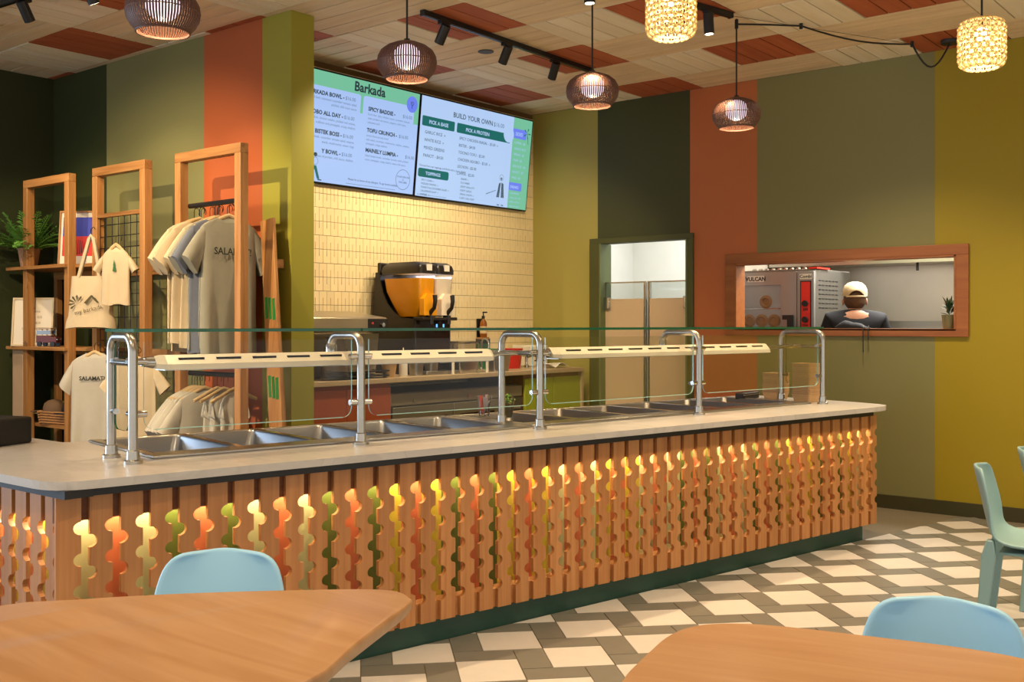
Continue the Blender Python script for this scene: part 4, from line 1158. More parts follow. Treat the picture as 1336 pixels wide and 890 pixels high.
spot_head(-4.9, 1.2, (-6.7, 4.2, 1.35), 400, 'black spotlight on the front track, aimed at the display rack', 62, size=.025, color=(1, .78, .5))
track((-5.6, 1.15), (-3.9, 1.3), 'black lighting track in front of the display rack, above the picture')

spot_head(-3.93, 3.12, (-3.72, 3.2, .9), 100, 'unseen spotlight added on the counter track above the near steam table, over the picture', 62)  # unseen head added to brighten the left heat lamp and pans
spot_head(-3.68, 4.28, (-3.5, 4.3, .9), 100, 'unseen spotlight added on the counter track above the plastic cups, over the picture', 62)  # second unseen head, added for more light on lamp bar and pans

# swagged cord of the last wicker pendant
sw = empty('swag_cord', (-3.25, 6.28, CEIL), 0, 'black lamp cord swagged over ceiling hooks to a round canopy', 'cord')
O = Vector((-3.25, 6.28, CEIL))
pts = [Vector((-3.252, 6.376, CEIL - .055)), Vector((-3.11, 6.6, CEIL - .035)), Vector((-2.987, 6.804, CEIL - .02))]
h2 = Vector((-2.555, 7.757, CEIL - .02))
for k in range(1, 9):
    t = k / 8; q = pts[2].lerp(h2, t) if k < 9 else h2; pts.append(Vector((q.x, q.y, CEIL - .02 - .05 * math.sin(PI * t) * .8)))
cn = Vector((-2.33, 7.894, CEIL - .03))
for k in range(1, 11):
    t = k / 10; q = h2.lerp(cn, t); pts.append(Vector((q.x, q.y, CEIL - .02 - .17 * math.sin(PI * t))))
MB().tube([q - O for q in pts], .0065, 8).build('cord', m_black, sw, smooth=70)
MB().tube([Vector((-3.25, 6.28, CEIL - .02)) - O, h2 - O], .0015, 5).build('stay_wire', m_black, sw)
for q in (pts[0], pts[2], h2): MB().cyl(q - O + Vector((0, 0, -.02)), q - O + Vector((0, 0, .03)), .012, seg=10).build('hook', m_black, sw)
MB().lathe([(.06, -.028), (.065, -.02), (.065, 0)], 24, tuple(Vector((cn.x, cn.y, CEIL)) - O)).build('canopy', m_black, sw, smooth=40)
MB().cyl(pts[0] - O + Vector((0, 0, -.03)), pts[0] - O, .012, seg=10).build('junction', m_black, sw)
spk = MB().lathe([(.055, -.006), (.06, -.004), (.06, .0)], 24).build('ceiling_speaker', mat('speaker_grey', '#4a4a48', .6)); spk.location = (-5.139, 6.014, CEIL - .001)
tag(spk, 'small round grey speaker flush in the tan ceiling', 'speaker')

# added fill spots without fixtures, warming the dining room
for x, y, e in ((-1.6, 1.6, 130), (-.2, 3.2, 150), (-1.4, 4.8, 170), (-1.0, 6.8, 190), (.8, 5.2, 150), (-2.6, 6.9, 150), (-5.2, 1.8, 90), (-3.2, .6, 120)):
    light('room_fill_spot', 'SPOT', (x, y, CEIL - .02), e, WARM2, (x, y, 0), .05, 110, .8)
# ---------------------------------------------------------------- merchandise rack
YF = 4.0; PW = .062; ZR = 2.552
rack = empty('display_rack', (-6.8, YF, 0), 0, 'honey oak display rack of three tall open frames with shelves and rails', 'display rack')
RO = Vector((-6.8, YF, 0))
def rbox(nm, x0, x1, y0, y1, z0, z1, m, bevel=.003):
    return MB().box(x0 - RO.x, x1 - RO.x, y0 - RO.y, y1 - RO.y, z0, z1).build(nm, m, rack, bevel=bevel)
FR = [(-8.225, -7.523), (-7.184, -6.50), (-6.136, -5.425)]
for x0, x1 in FR:
    rbox('post', x0, x0 + PW, YF, YF + PW, -.004, ZR - PW, m_oak)
    rbox('post', x1 - PW, x1, YF, YF + PW, -.004, ZR - PW, m_oak)
    rbox('top_bar', x0, x1, YF, YF + PW, ZR - PW, ZR, m_oakx)
for z in (1.845, 1.235): rbox('rear_beam', -8.42, -5.50, 4.35, 4.40, z - .06, z, m_oakx)
for x in (-8.42, -7.45, -6.35, -5.56): rbox('rear_post', x, x + .05, 4.352, 4.40, -.004, 1.785 if x > -8 else 1.785, m_oak) if x in (-8.42,) else None
for z, x0, x1 in ((1.872, -8.42, -7.16), (1.245, -8.42, -7.16), (.64, -8.25, -7.55), (.60, -6.13, -5.45)):
    rbox('shelf', x0, x1, YF + PW - .005 if z > .65 else YF + .07, 4.35, z - .026, z, m_oakx)
rbox('shelf_lip', -8.45, -7.53, YF - .03, YF + PW - .005, 1.846, 1.872, m_oakx)
rbox('shelf_lip', -8.45, -7.53, YF - .03, YF + PW - .005, 1.219, 1.245, m_oakx)
rbox('cross_bar', FR[1][0] + PW, FR[1][1] - PW, YF + .005, YF + .04, 2.185, 2.215, m_oakx)
rbox('side_panel', -8.44, -8.27, YF + .02, YF + .04, .62, 1.219, mat('pale_board', '#b99a7a', .5, 0, .08))
mb = MB()
gx0, gx1, gz0, gz1 = FR[1][0] + PW - .0, FR[1][1] + .0 - PW, .35, 2.185
gm_v = MB().cyl((0, 0, gz0), (0, 0, gz1), .0032, seg=6).mesh('grid_wire', m_black)
gm_h = MB().cyl((0, 0, 0), (gx1 - gx0, 0, 0), .0032, seg=6).mesh('grid_wire', m_black)
n = 7
for k in range(n + 1): place('grid_wire', gm_v, rack, T(gx0 + (gx1 - gx0) * k / n - RO.x, .03, 0))
for k in range(22): place('grid_wire', gm_h, rack, T(gx0 - RO.x, .036, gz0 + .04 + .083 * k))
for z in (2.205, 1.095): 
    MB().cyl((FR[2][0] + PW - RO.x, .075, z), (FR[2][1] - PW - RO.x + .0, .075, z), .0165, seg=14).build('hanging_rail', m_black, rack, smooth=40)

# ---------------------------------------------------------------- shirts and hangers
def cloth_mat(name, col): return mat(name, col, .85, 0, .05, 9, bump=.25, bscale=14)
m_cream = cloth_mat('cream_cotton', '#cdb894'); m_grey = cloth_mat('sage_grey_cotton', '#98937f'); m_slate = cloth_mat('slate_cotton', '#6f7480')
m_sand = cloth_mat('pale_grey_cotton', '#bdb5a4'); m_ink = mat('print_ink', '#22251f', .8, 0, .02); m_navy = cloth_mat('navy_cotton', '#0b0e17')
def tee_mesh(hw, ln, mt, slv=.13, seed=0, fold=1.0, droop=1.0):
    rg = random.Random(seed); ph = [rg.uniform(0, 6.28) for _ in range(4)]
    mb = MB(); n = 32
    rows = [(0, .36, .35), (-.012, .50, .45), (-.035, .78, .6), (-.065, 1.0, .75), (-.12, 1.02, .95)] + [(-.12 - (ln - .12) * k / 9, 1.0 + .05 * k / 9, 1.0) for k in range(1, 10)]
    rs = []
    for z, k, th in rows:
        t = min(1, max(0, -z / ln)); ring = []
        for i in range(n):
            a = 2 * PI * i / n; c, s = math.cos(a), math.sin(a)
            x = hw * k * math.copysign(abs(c) ** .75, c)
            y = .022 * th * math.copysign(abs(s) ** .7, s)
            f = fold * t * (.016 * math.sin(9 * x / hw * .9 + ph[0] + 2 * t) + .010 * math.sin(17 * x / hw * .7 + ph[1]))
            zz = z - (.045 * (1 - (x / (hw * .4)) ** 2) if (z > -.02 and s < 0 and abs(x) < hw * .4) else 0)
            ring.append(Vector((x, y + f, zz + (.006 * math.sin(5 * x / hw + ph[2]) if t > .95 else 0))))
        rs.append(ring)
    mb.rings(rs)
    q = hw / .205
    for sg in (-1, 1):
        rs = []
        for k in range(6):
            t = k / 5
            tp = Vector((hw * .93 + slv * t, -.055 - .20 * q * t * (.75 + .25 * t))); bt_ = Vector((hw * .93 + (slv - .10 * q) * t, -.21 * q - .03 - .125 * q * t))
            c = (tp + bt_) / 2; hv = (tp - bt_) / 2; th = .016 + .016 * t
            rs.append([Vector((sg * (c.x + hv.x * math.cos(a)), th * math.sin(a) + .007 * t * math.sin(3 * a + ph[3]), c.y + hv.y * math.cos(a))) for a in [2 * PI * i / 14 for i in range(14)]])
        mb.rings(rs)
    return mb
def tee(name, loc, rz, hw, ln, mt, label, group=None, seed=0, prnt=None, slv=.13, fold=1.0, tilt=0, flip=False):
    o = tee_mesh(hw, ln, mt, slv, seed, fold).build(name, mt, smooth=70, fix=True)
    o.location = loc; o.rotation_euler = (0, tilt, rz)
    tag(o, label, 't-shirt', group)
    if prnt:
        txt, size, zc = prnt
        pm_ = MB(); text_into(pm_, txt, size, Matrix(((1, 0, 0, 0), (0, 0, -1, -.042), (0, 1, 0, zc), (0, 0, 0, 1))), 'CENTER', .0012)
        tag(pm_.build('print', m_ink, o), kind='stuff')
    return o
m_hang = wood('pale_hanger_wood', '#d6b98a', '#c2a06c', 0, .5, 20)
def hanger(loc, rz, label, group, hw=.17, rail_h=.09):
    h = empty('clothes_hanger', loc, rz, label, 'hanger', group)
    path = [(-hw, 0, -.075), (-hw * .6, 0, -.045), (-hw * .2, 0, -.012), (0, 0, 0), (hw * .2, 0, -.012), (hw * .6, 0, -.045), (hw, 0, -.075)]
    MB().tube(path, .010, 8, sx=.6, radii=[.012, .013, .013, .013, .013, .013, .012]).build('shoulder_bar', m_hang, h, smooth=60)
    hk = [(0, 0, 0), (0, 0, rail_h - .035)] + [(-.02 * math.sin(a) * 0 + .02 - .02 * math.cos(a) - .0, 0, rail_h - .035 + .024 * math.sin(a)) for a in [PI * k / 8 * 1.25 for k in range(1, 9)]]
    MB().tube([(x - .02 if z > rail_h - .036 else x * 0, y, z) if False else (x, y, z) for x, y, z in hk], .0022, 6).build('hook', m_black, h)
    return h
RZS = PI / 2                    # shirts hang across the rail: local -y (printed face) looks to +x
YR = YF + .075 + .02
up = [(-6.055, 'c'), (-6.02, 'c'), (-5.985, 'c'), (-5.95, 'c'), (-5.90, 'c'), (-5.83, 'g'), (-5.795, 'g'), (-5.76, 's'), (-5.725, 'g'), (-5.685, 'g'), (-5.63, 'p')]
cn = {'c': ('cream', m_cream), 'g': ('sage grey', m_grey), 's': ('slate blue', m_slate), 'p': ('sage grey', m_grey)}
ic = ig = 0
for k, (x, c) in enumerate(up):
    if c == 'c': w = f'cream t-shirt on the upper rail, {ORD[ic]} from the left'; ic += 1; ln = .80 + .03 * (k % 3)
    elif c == 'p': w = 'sage grey t-shirt with SALAMAT! print, rightmost on the upper rail'; ln = .92
    else: w = f'{cn[c][0]} t-shirt on the upper rail, {ORD[ig]} after the cream ones'; ig += 1; ln = .84 + .02 * (k % 3)
    yy = YR + .03 * math.sin(k * 1.7)
    tee('t_shirt', (x, yy, 2.10), RZS, .205, ln, cn[c][1], w, 'shirts on the upper rail', seed=k, prnt=('SALAMAT!', .062, -.24) if c == 'p' else None, slv=.15)
    hanger((x, yy, 2.115), RZS, 'wooden hanger of the ' + w.replace(' t-shirt', '').replace('with ', '').replace(' print,', ','), 'hangers on the upper rail', .18)
lo = [(-6.05, 'c'), (-6.02, 'c'), (-5.99, 'c'), (-5.955, 'c'), (-5.91, 'c')]
for k, (x, c) in enumerate(lo):
    w = f'cream folded-sleeve t-shirt on the lower rail, {ORD[k]} from the left'
    tee('t_shirt', (x, YR - .02, .99), RZS, .20, .42, m_sand, w, 'shirts on the lower rail', seed=40 + k, slv=.16, fold=.6)
    hanger((x, YR - .02, 1.005), RZS, f'pale wooden hanger on the lower rail, {ORD[k]} from the left', 'hangers on the lower rail', .18)
for k, x in enumerate((-5.80, -5.73, -5.62)):
    w = ['leftmost', 'middle', 'rightmost'][k]
    tee('tank_top', (x, YR, .985), RZS, .10, .40, m_sand, f'pale grey narrow top, {w} of three on the right of the lower rail', 'tops on the lower rail', seed=60 + k, slv=.02, fold=1.2)
    hanger((x, YR, 1.005), RZS + .15, f'bare-shouldered wooden hanger, {w} of three on the right of the lower rail', 'hangers on the right of the lower rail', .20)
RV = math.atan2(.62, .78)       # single pieces on the grid face the room: local -y towards the viewer
def face_room(extra=0): return math.radians(52) + extra
tee('t_shirt', (-6.97, 3.90, 1.215), math.radians(38), .165, .70, m_sand, 'pale grey t-shirt with SALAMAT! print hanging on the wire grid', seed=81, prnt=('SALAMAT!', .040, -.19), slv=.10)
tee('t_shirt', (-6.53, 3.95, 1.19), math.radians(40), .14, .66, m_cream, 'plain cream t-shirt hanging on the wire grid behind the steel posts', seed=82, slv=.11)
bt = tee('baby_shirt', (-6.74, 3.93, 1.955), math.radians(40), .095, .40, m_cream, 'small cream baby shirt with a green tree print on the wire grid', seed=83, slv=.07, fold=.5)
MB().add([Vector(q) for q in ((-.012, -.036, -.17), (.012, -.036, -.17), (.006, -.036, -.13), (.008, -.036, -.128), (0, -.036, -.085), (-.008, -.036, -.128), (-.006, -.036, -.13))], [(0, 1, 2, 3, 4, 5, 6)]).build('tree_print', mat('print_green', '#2f6a33', .8), bt)
for nm, loc, hw, wd in (('grey', (-6.97, 3.90, 1.225), .13, 'grid-hung SALAMAT! shirt'), ('cream', (-6.53, 3.95, 1.20), .11, 'grid-hung plain cream shirt'), ('baby', (-6.74, 3.93, 1.975), .075, 'small baby shirt')):
    hanger(loc, math.radians(40), f'thin hanger holding the {wd}', None, hw, .075)

# tote bag
tt = empty('tote_bag', (-7.0, 3.89, 1.40), math.radians(42), 'cream canvas tote bag with dark leaf print hung by its straps', 'tote bag')
n = 24; rs = []
for k in range(9):
    t = k / 8; z = .0 + .36 * t; hw = .165 - .03 * t + (.012 if t < .2 else 0); th = .05 * (1 - t) ** .7 + .008
    rs.append([Vector((hw * math.copysign(abs(math.cos(a)) ** .7, math.cos(a)), th * math.sin(a) + .006 * math.sin(7 * math.cos(a) + t * 3), z - .015 * math.cos(a) * math.cos(a) * (1 - t))) for a in [2 * PI * i / n for i in range(n)]])
MB().rings(rs).build('bag_body', m_cream, tt, smooth=70)
for sgn_, dy in ((-1, -.012), (1, .012)):
    MB().tube([(-.085, dy, .35), (-.05, dy, .48), (-.012, dy, .62), (0, dy * .5, .65), (.02, dy, .62), (.045, dy, .48), (.06, dy, .34)], .012, 6, sx=.35).build('strap', m_cream, tt, smooth=60)
MB().tube([(-.0, 0, .64), (0, 0, .69), (.02, 0, .71), (.03, 0, .69)], .003, 6).build('hook', m_black, tt)
pr = MB()
def blob(pts): pr.add([Vector((x, -.058 - .0, z)) for x, z in pts], [list(range(len(pts)))])
for k in range(6):
    a = math.radians(60 + 32 * k); c = (-.075, .165)
    pr.add([Vector((c[0] + r * math.cos(a + d_), -.061 + .02 * 0, c[1] + r * math.sin(a + d_))) for r, d_ in ((.012, 0), (.05, -.16), (.062, 0), (.05, .16))], [(0, 1, 2, 3)])
blob([(-.03, .17), (.02, .225), (.035, .22), (-.01, .16)]); blob([(.02, .225), (.055, .20), (.075, .17), (.06, .17), (.03, .20)])
text_into(pr, 'my barkada', .042, T(0, 0, 0) @ Matrix(((.97, -.24, 0, -.09), (0, 0, -1, -.062), (.24, .97, 0, .085), (0, 0, 0, 1))))
tag(pr.build('print', mat('tote_ink', '#5c5134', .9), tt), kind='stuff')

# things on the shelves
pt = empty('potted_fern', (-8.33, 4.10, 1.872), 0, 'bushy green fern in a pale clay pot on the top shelf', 'plant')
MB().lathe([(.058, 0), (.062, .005), (.083, .14), (.088, .145), (.088, .155), (.078, .155), (.074, .13)], 24).build('pot', mat('clay_pot', '#b48a6e', .7, 0, .06), pt, smooth=40)
MB().lathe([(.077, .13), (.0, .135)], 20, cap1=False).build('soil', mat('soil', '#2a2018', .95), pt)
fern_m = mat('fern_green', '#5c8c38', .55, 0, .2, 8, rnd=.2)
rg = random.Random(11)
for f in range(44):
    a = rg.uniform(0, 2 * PI); L = rg.uniform(.26, .46); lift = rg.uniform(.5, 1.35)
    fr_ = MB(); prev = None; N = 15; pos_ = []
    for k in range(N + 1):
        t = k / N; r = .03 + L * t * math.cos(lift) * 1.0 + .05 * t; z = .13 + L * (math.sin(lift) * t - .55 * (1.2 - lift * .6) * t * t)
        pos_.append(Vector((r * math.cos(a), r * math.sin(a), z)))
    fr_.tube(pos_, .0022, 4)
    for k in range(2, N):
        t = k / N; wlen = .05 * math.sin(PI * (t * .85 + .12)) + .008
        d_ = (pos_[k + 1] - pos_[k - 1]).normalized(); sd = d_.cross(Vector((0, 0, 1))).normalized()
        for s2 in (-1, 1):
            tip = pos_[k] + sd * s2 * wlen + d_ * .012 + Vector((0, 0, rg.uniform(-.012, .012)))
            b0_ = pos_[k] - d_ * .008; b1_ = pos_[k] + d_ * .009
            fr_.add([b0_, (b0_ + tip) / 2 - d_ * .005 + Vector((0, 0, .003)), tip, (b1_ + tip) / 2 + d_ * .006], [(0, 1, 2, 3)])
    # keep fronds clear of the wall behind
    for q, v in enumerate(fr_.v):
        x, y, z = v
        fr_.v[q] = (max(x, -.20), min(y, .24), max(z, .012))
    fr_.build('frond', fern_m, pt)
def framed(nm, loc, rz, w, h, frame_m, face_m, label, lean=.14):
    o = empty(nm, loc, rz, label, 'picture')
    M = Matrix.Rotation(-lean, 4, 'X')
    for b in ((-w / 2, w / 2, 0, .014), (-w / 2, w / 2, h - .014, h)): MB().box(b[0], b[1], -.012, .012, b[2], b[3], M).build('frame_rail', frame_m, o)
    for b in ((-w / 2, -w / 2 + .014), (w / 2 - .014, w / 2)): MB().box(b[0], b[1], -.012, .012, .014, h - .014, M).build('frame_stile', frame_m, o)
    MB().box(-w / 2 + .014, w / 2 - .014, -.004, .008, .014, h - .014, M).build('sheet', face_m, o)
    return o, M
m_paper = mat('warm_white_paper', '#d9cdb8', .6, 0, .02)
o, M = framed('framed_sign', (-8.20, 4.06, 1.246), math.radians(38), .33, .385, mat('pale_frame', '#c9b48f', .5), m_paper, 'pale framed price sign with printed lines on the middle shelf', .10)
pt_ = MB()
MX = M @ Matrix(((1, 0, 0, 0), (0, 0, -1, -.0048), (0, 1, 0, 0), (0, 0, 0, 1)))
pt_.add([MX @ Vector((.012 * math.cos(2 * PI * k / 10), .30 + .014 * math.sin(2 * PI * k / 10), 0)) for k in range(10)], [list(range(10))])
for q, (t, s_) in enumerate((('Merchandise', .022), ('T-Shirts - $25', .026), ('Totes - $20', .026), ('Small Baby - $18', .026), ('all proceeds go to', .018))): text_into(pt_, t, s_, MX @ Matrix.Translation((0, .268 - .046 * q, 0)), 'CENTER')
tag(pt_.build('sign_lettering', mat('sign_ink', '#7d7263', .8), o), kind='stuff')
o, M = framed('framed_print', (-7.75, 4.19, 1.873), math.radians(36), .30, .43, m_oak, m_paper, 'wood framed print of blue over red leaning on the top shelf', .10)
MX = M @ Matrix(((1, 0, 0, 0), (0, 0, -1, -.0048), (0, 1, 0, 0), (0, 0, 0, 1)))
MB().add([MX @ Vector(q) for q in ((-.12, .23, 0), (.12, .23, 0), (.12, .38, 0), (-.12, .38, 0))], [(0, 1, 2, 3)]).build('blue_field', mat('print_blue', '#2c36a0', .6), o)
MB().add([MX @ Vector(q) for q in ((-.12, .075, 0), (.12, .075, 0), (.12, .23, 0), (-.12, .23, 0))], [(0, 1, 2, 3)]).build('red_field', mat('print_red', '#cc2a1e', .6), o)
lf = MB()
for k in range(9):
    x = -.06 + .016 * k; hgt = .045 * math.sin(PI * (k + .7) / 9.5) + .012
    lf.add([MX @ Vector(q) for q in ((x - .004, .145 - hgt, .0006), (x + .004, .145 - hgt, .0006), (x + .002, .145 + hgt, .0006), (x - .002, .145 + hgt, .0006))], [(0, 1, 2, 3)])
tag(lf.build('leaf_motif', m_ink, o), kind='stuff')
# toy jeepney
jp = empty('toy_jeep', (-7.93, 4.06, 1.246), math.radians(30), 'small brown and silver toy jeep on the middle shelf', 'toy')
m_jb = mat('toy_maroon', '#5a2016', .35, .3, .05); m_js = mat('toy_silver', '#b79a78', .35, .5, .05)
MB().rings([[Vector((x, y, z)) for x, z in ((-.085, .03), (.085, .03), (.085, .07), (.035, .08), (.035, .085), (-.085, .085))] for y in (-.038, .038)]).build('jeep_body', m_jb, jp, fix=True, bevel=.004)
MB().box(-.088, .045, -.042, .042, .135, .147).build('jeep_roof', m_js, jp, bevel=.004)
for x in (-.082, -.04, .0, .036): 
    for y in (-.038, .034): MB().box(x, x + .006, y, y + .004, .085, .135).build('roof_post', m_js, jp)
for y in (-.04, .038): MB().box(-.08, .04, y, y + .002, .095, .125).build('side_window', mat('toy_window', '#6b7a86', .2), jp)
for x in (-.055, .055):
    for y in (-.045, .031): MB().cyl((x, y, .02), (x, y + .014, .02), .020, seg=14).build('wheel', m_black, jp, smooth=40)
for y in (-.025, .025): MB().cyl((.085, y, .055), (.092, y, .055), .009, seg=10).build('headlamp', m_chrome, jp, smooth=40)
star = MB(); star.prism([((.022 if k % 2 == 0 else .009) * math.cos(PI / 2 + PI * k / 5), .022 + (.022 if k % 2 == 0 else .009) * math.sin(PI / 2 + PI * k / 5)) for k in range(10)], -.003, .003, Matrix(((1, 0, 0, 0), (0, 0, -1, 0), (0, 1, 0, 0), (0, 0, 0, 1))))
so = star.build('star_ornament', mat('bronze', '#6b4a24', .4, .7)); so.location = (-8.16, 3.985, 1.2448); so.rotation_euler = (0, 0, .6)
tag(so, 'tiny bronze star standing in front of the price sign', 'ornament')
# basket with caps
bk = empty('basket', (-7.93, 4.17, .641), math.radians(20), 'woven cane basket on the lowest shelf', 'basket')
m_cane = mat('cane', '#a6774a', .7, 0, .25, 60)
MB().rings([[Vector((x, y, z)) for x, y in rrect(-k, k, -k * .62, k * .62, .04, 4)] for k, z in ((.15, 0), (.165, .10), (.158, .10), (.145, .008))], True, True).build('basket_wall', m_cane, bk, smooth=35)
for q in range(5):
    z = .012 + .02 * q; k = .152 + .013 * q / 5 + .004
    MB().tube([(x, y, z + .004 * ((i % 2) * 2 - 1)) for i, (x, y) in enumerate(rrect(-k, k, -k * .62, k * .62, .04, 6))], .009, 6, closed=True).build('weave_band', m_cane, bk, smooth=60)
def capm(nm, loc, rz, m, label):
    c = empty(nm, loc, rz, label, 'cap', 'caps in the basket')
    MB().rings([[Vector((r * math.cos(2 * PI * i / 20), r * 1.1 * math.sin(2 * PI * i / 20), z)) for i in range(20)] for r, z in ((.078, 0), (.078, .03), (.068, .065), (.042, .088), (.012, .095))]).build('crown', m, c, smooth=60)
    MB().rings([[Vector((.062 * math.cos(a) * s2, .07 + (.07 + .055 * math.sin(a)) * (1 if s2 > .9 else .6) - .01, z)) for a in [PI * k / 10 for k in range(11)]] for s2, z in ((1, .0), (1, .006))], True, True).build('visor', m, c, fix=True)
    return c
capm('baseball_cap', (-7.98, 4.13, .735), 2.2, mat('cap_brown', '#6a5038', .8), 'brown cap lying on top of the basket')
capm('baseball_cap', (-7.83, 4.20, .73), 3.6, mat('cap_black', '#15151a', .6), 'black cap at the right side of the basket')
capm('baseball_cap', (-8.06, 4.20, .72), 2.9, mat('cap_tan', '#9c7d4a', .8), 'tan cap at the left side of the basket')
# folded clothes on the low shelf
for k, (x, y, w_, m, lb_) in enumerate(((-5.95, 4.12, .16, m_sand, 'left'), (-5.68, 4.12, .15, m_cream, 'right'))):
    for q in range(3):
        me = MB(); n = 10; P = []
        o = MB().prism(rrect(-w_ / 2 - .02, w_ / 2 + .02, -.12, .12, .03, 4), 0, .03).build('folded_shirt', m, bevel=.012, bseg=3)
        o.location = (x + .006 * q, y - .008 * q, .601 + .031 * q); o.rotation_euler = (0, 0, .05 * q - .04)
        tag(o, f'folded {"pale grey" if m is m_sand else "cream"} shirt, {["bottom", "middle", "top"][q]} of the {lb_} pile on the low shelf', 'folded shirt', 'folded shirts under the lower rail')

# leaning boards with green tape
def board(nm, x_top, x_bot, y_top, y_bot, ln, w, th, label, tape):
    top_, bot = Vector((x_top, y_top, 2.10)), Vector((x_bot, y_bot, 0))
    zax = (top_ - bot).normalized(); xax = Vector((1, .0, 0)); xax = (xax - zax * xax.dot(zax)).normalized(); yax = zax.cross(xax)
    b = empty(nm, bot, 0, label, 'board')
    R = Matrix((xax, yax, zax)).transposed().to_4x4()
    L = (top_ - bot).length
    MB().box(-w / 2, w / 2, -th / 2, th / 2, .02, L, R).build('board_plank', m_oak, b, bevel=.002)
    if tape:
        for zc in (.52, 1.04, 1.55):
            for q in range(3):
                MB().box(-.05 + .036 * q, -.024 + .036 * q, -th / 2 - .002, -th / 2 + .001, zc - .07 - .01 * q, zc + .07 - .01 * q, R).build('tape_strip', mat('green_tape', '#157a2c', .5), b)
    return b
board('wooden_board', -5.54, -5.23, 4.30, 4.17, 2.1, .13, .022, 'front one of two brown boards leaning by the rack, with green tape strips', True)
board('wooden_board', -5.60, -5.27, 4.345, 4.225, 2.1, .13, .022, 'rear one of two brown boards leaning by the rack', False)
# ---------------------------------------------------------------- tables in the foreground
m_table = wood('table_cherry', '#c0946a', '#ad7e50', 0, .38, 9, .0, .15, along=.9)
def catmull(P, n=6):
    out = []; N = len(P)
    for i in range(N):
        p0, p1, p2, p3 = (Vector(P[(i + k - 1) % N]) for k in range(4))
        for k in range(n):
            t = k / n
            out.append(.5 * ((2 * p1) + (-p0 + p2) * t + (2 * p0 - 5 * p1 + 4 * p2 - p3) * t * t + (-p0 + 3 * p1 - 3 * p2 + p3) * t ** 3))
    return [(v.x, v.y) for v in out]
def table(c, outline, rz, label):
    t = empty('dining_table', (c[0], c[1], 0), rz, label, 'table', 'wooden tables in the foreground')
    P = [(x, y) for x, y in outline]
    if sum(P[i][0] * P[(i + 1) % len(P)][1] - P[(i + 1) % len(P)][0] * P[i][1] for i in range(len(P))) < 0: P = P[::-1]
    def ring(s, z): return [Vector((x * s, y * s, z)) for x, y in P]
    MB().rings([ring(.90, .693), ring(.975, .702), ring(.995, .716), ring(1.0, .732), ring(.997, .738), ring(.992, .74)]).build('tabletop', m_table, t, smooth=40)
    MB().lathe([(.035, .03), (.035, .66), (.05, .693)], 20).build('column', m_black, t, smooth=40)
    MB().lathe([(.26, -.004), (.26, .012), (.05, .03)], 32).build('foot_plate', m_black, t, smooth=40)
    return t
LP_ = [(-2.561, 1.19), (-2.453, 1.348), (-2.348, 1.491), (-2.239, 1.62), (-2.118, 1.733), (-2.030, 1.806), (-1.973, 1.836), (-1.918, 1.842), (-1.876, 1.83), (-1.845, 1.797), (-1.77, 1.66), (-1.69, 1.52), (-1.567, 1.308)]
LP_ = [(-2.561, 1.19), (-2.471, 1.336), (-2.364, 1.48), (-2.24, 1.62), (-2.104, 1.755), (-2.003, 1.847), (-1.944, 1.885), (-1.894, 1.891), (-1.849, 1.87), (-1.815, 1.841), (-1.734, 1.669), (-1.66, 1.509), (-1.567, 1.308)]
LC = Vector((LP_[0][0] + LP_[-1][0], LP_[0][1] + LP_[-1][1])) / 2
half = [(x - LC.x, y - LC.y) for x, y in LP_]
table(LC, catmull(half + [(-x, -y) for x, y in half[1:-1]] , 3), 0, 'large cherry wood table with rounded corners at the lower left')
def superell(a, b, n, N=72):
    return [(a * math.copysign(abs(math.cos(t)) ** (2 / n), math.cos(t)), b * math.copysign(abs(math.sin(t)) ** (2 / n), math.sin(t))) for t in [2 * PI * k / N for k in range(N)]]
table((-.756, 1.945), superell(.405, .335, 3.9), .25, 'cherry wood table with rounded corners at the lower right')

# ---------------------------------------------------------------- moulded chairs
m_ch_blue = mat('sky_blue_shell', '#a0d6f8', .42, 0, .02)
m_ch_toned = mat('light_toned_blue_shell', '#86aaae', .42, 0, .02)  # same blue chairs, the duller light at right painted into the colour
def make_chair(m, label, group):
    c = empty('shell_chair', (0, 0, 0), 0, label, 'chair', group)
    prof = [(.215, .425, .185), (.20, .440, .20), (.13, .452, .215), (.03, .446, .222), (-.08, .440, .220), (-.15, .448, .216), (-.20, .478, .212), (-.228, .53, .208), (-.246, .60, .194), (-.262, .67, .184), (-.275, .725, .172), (-.283, .76, .157), (-.288, .780, .135), (-.291, .791, .105)]
    rows = []
    n = 14
    for k, (y, z, hw) in enumerate(prof):
        row = []
        for i in range(n + 1):
            s = -1 + 2 * i / n
            back = min(1, max(0, (z - .455) / .12))
            row.append(Vector((hw * s, y + .045 * s * s * back, z + .022 * s * s * (1 - back))))
        rows.append(row)
    mb = MB().grid(rows)
    o = mb.build('seat_shell', m, c, smooth=70)
    sd = o.modifiers.new('thick', 'SOLIDIFY'); sd.thickness = .016; sd.offset = -1
    sb = o.modifiers.new('soft', 'SUBSURF'); sb.levels = 1; sb.render_levels = 1
    for sx in (-1, 1):
        for sy in (-1, 1):
            a = Vector((sx * .185, .14 if sy > 0 else -.200, .442 if sy > 0 else .488)); b = Vector((sx * .205, .20 if sy > 0 else -.245, 0))
            rs = []
            for t in (0, .14, .5, 1):
                q = a.lerp(b, t); w, d_ = .024 - .008 * t, (.014 if t == 0 else .031 - .014 * t)
                rs.append([q + Vector((w * ux, d_ * uy, 0)) for ux, uy in ((-1, -1), (1, -1), (1, 1), (-1, 1))])
            MB().rings(rs).build('leg', m, c, bevel=.005, fix=True)
    MB().box(-.15, .15, -.17, .15, .418, .432).build('under_seat', m, c, bevel=.004)
    return c
def put(c, x, y, a): c.location = (x, y, 0); c.rotation_euler = (0, 0, a); return c
ch = make_chair(m_ch_blue, 'sky blue shell chair tucked behind the lower left table', 'shell chairs')
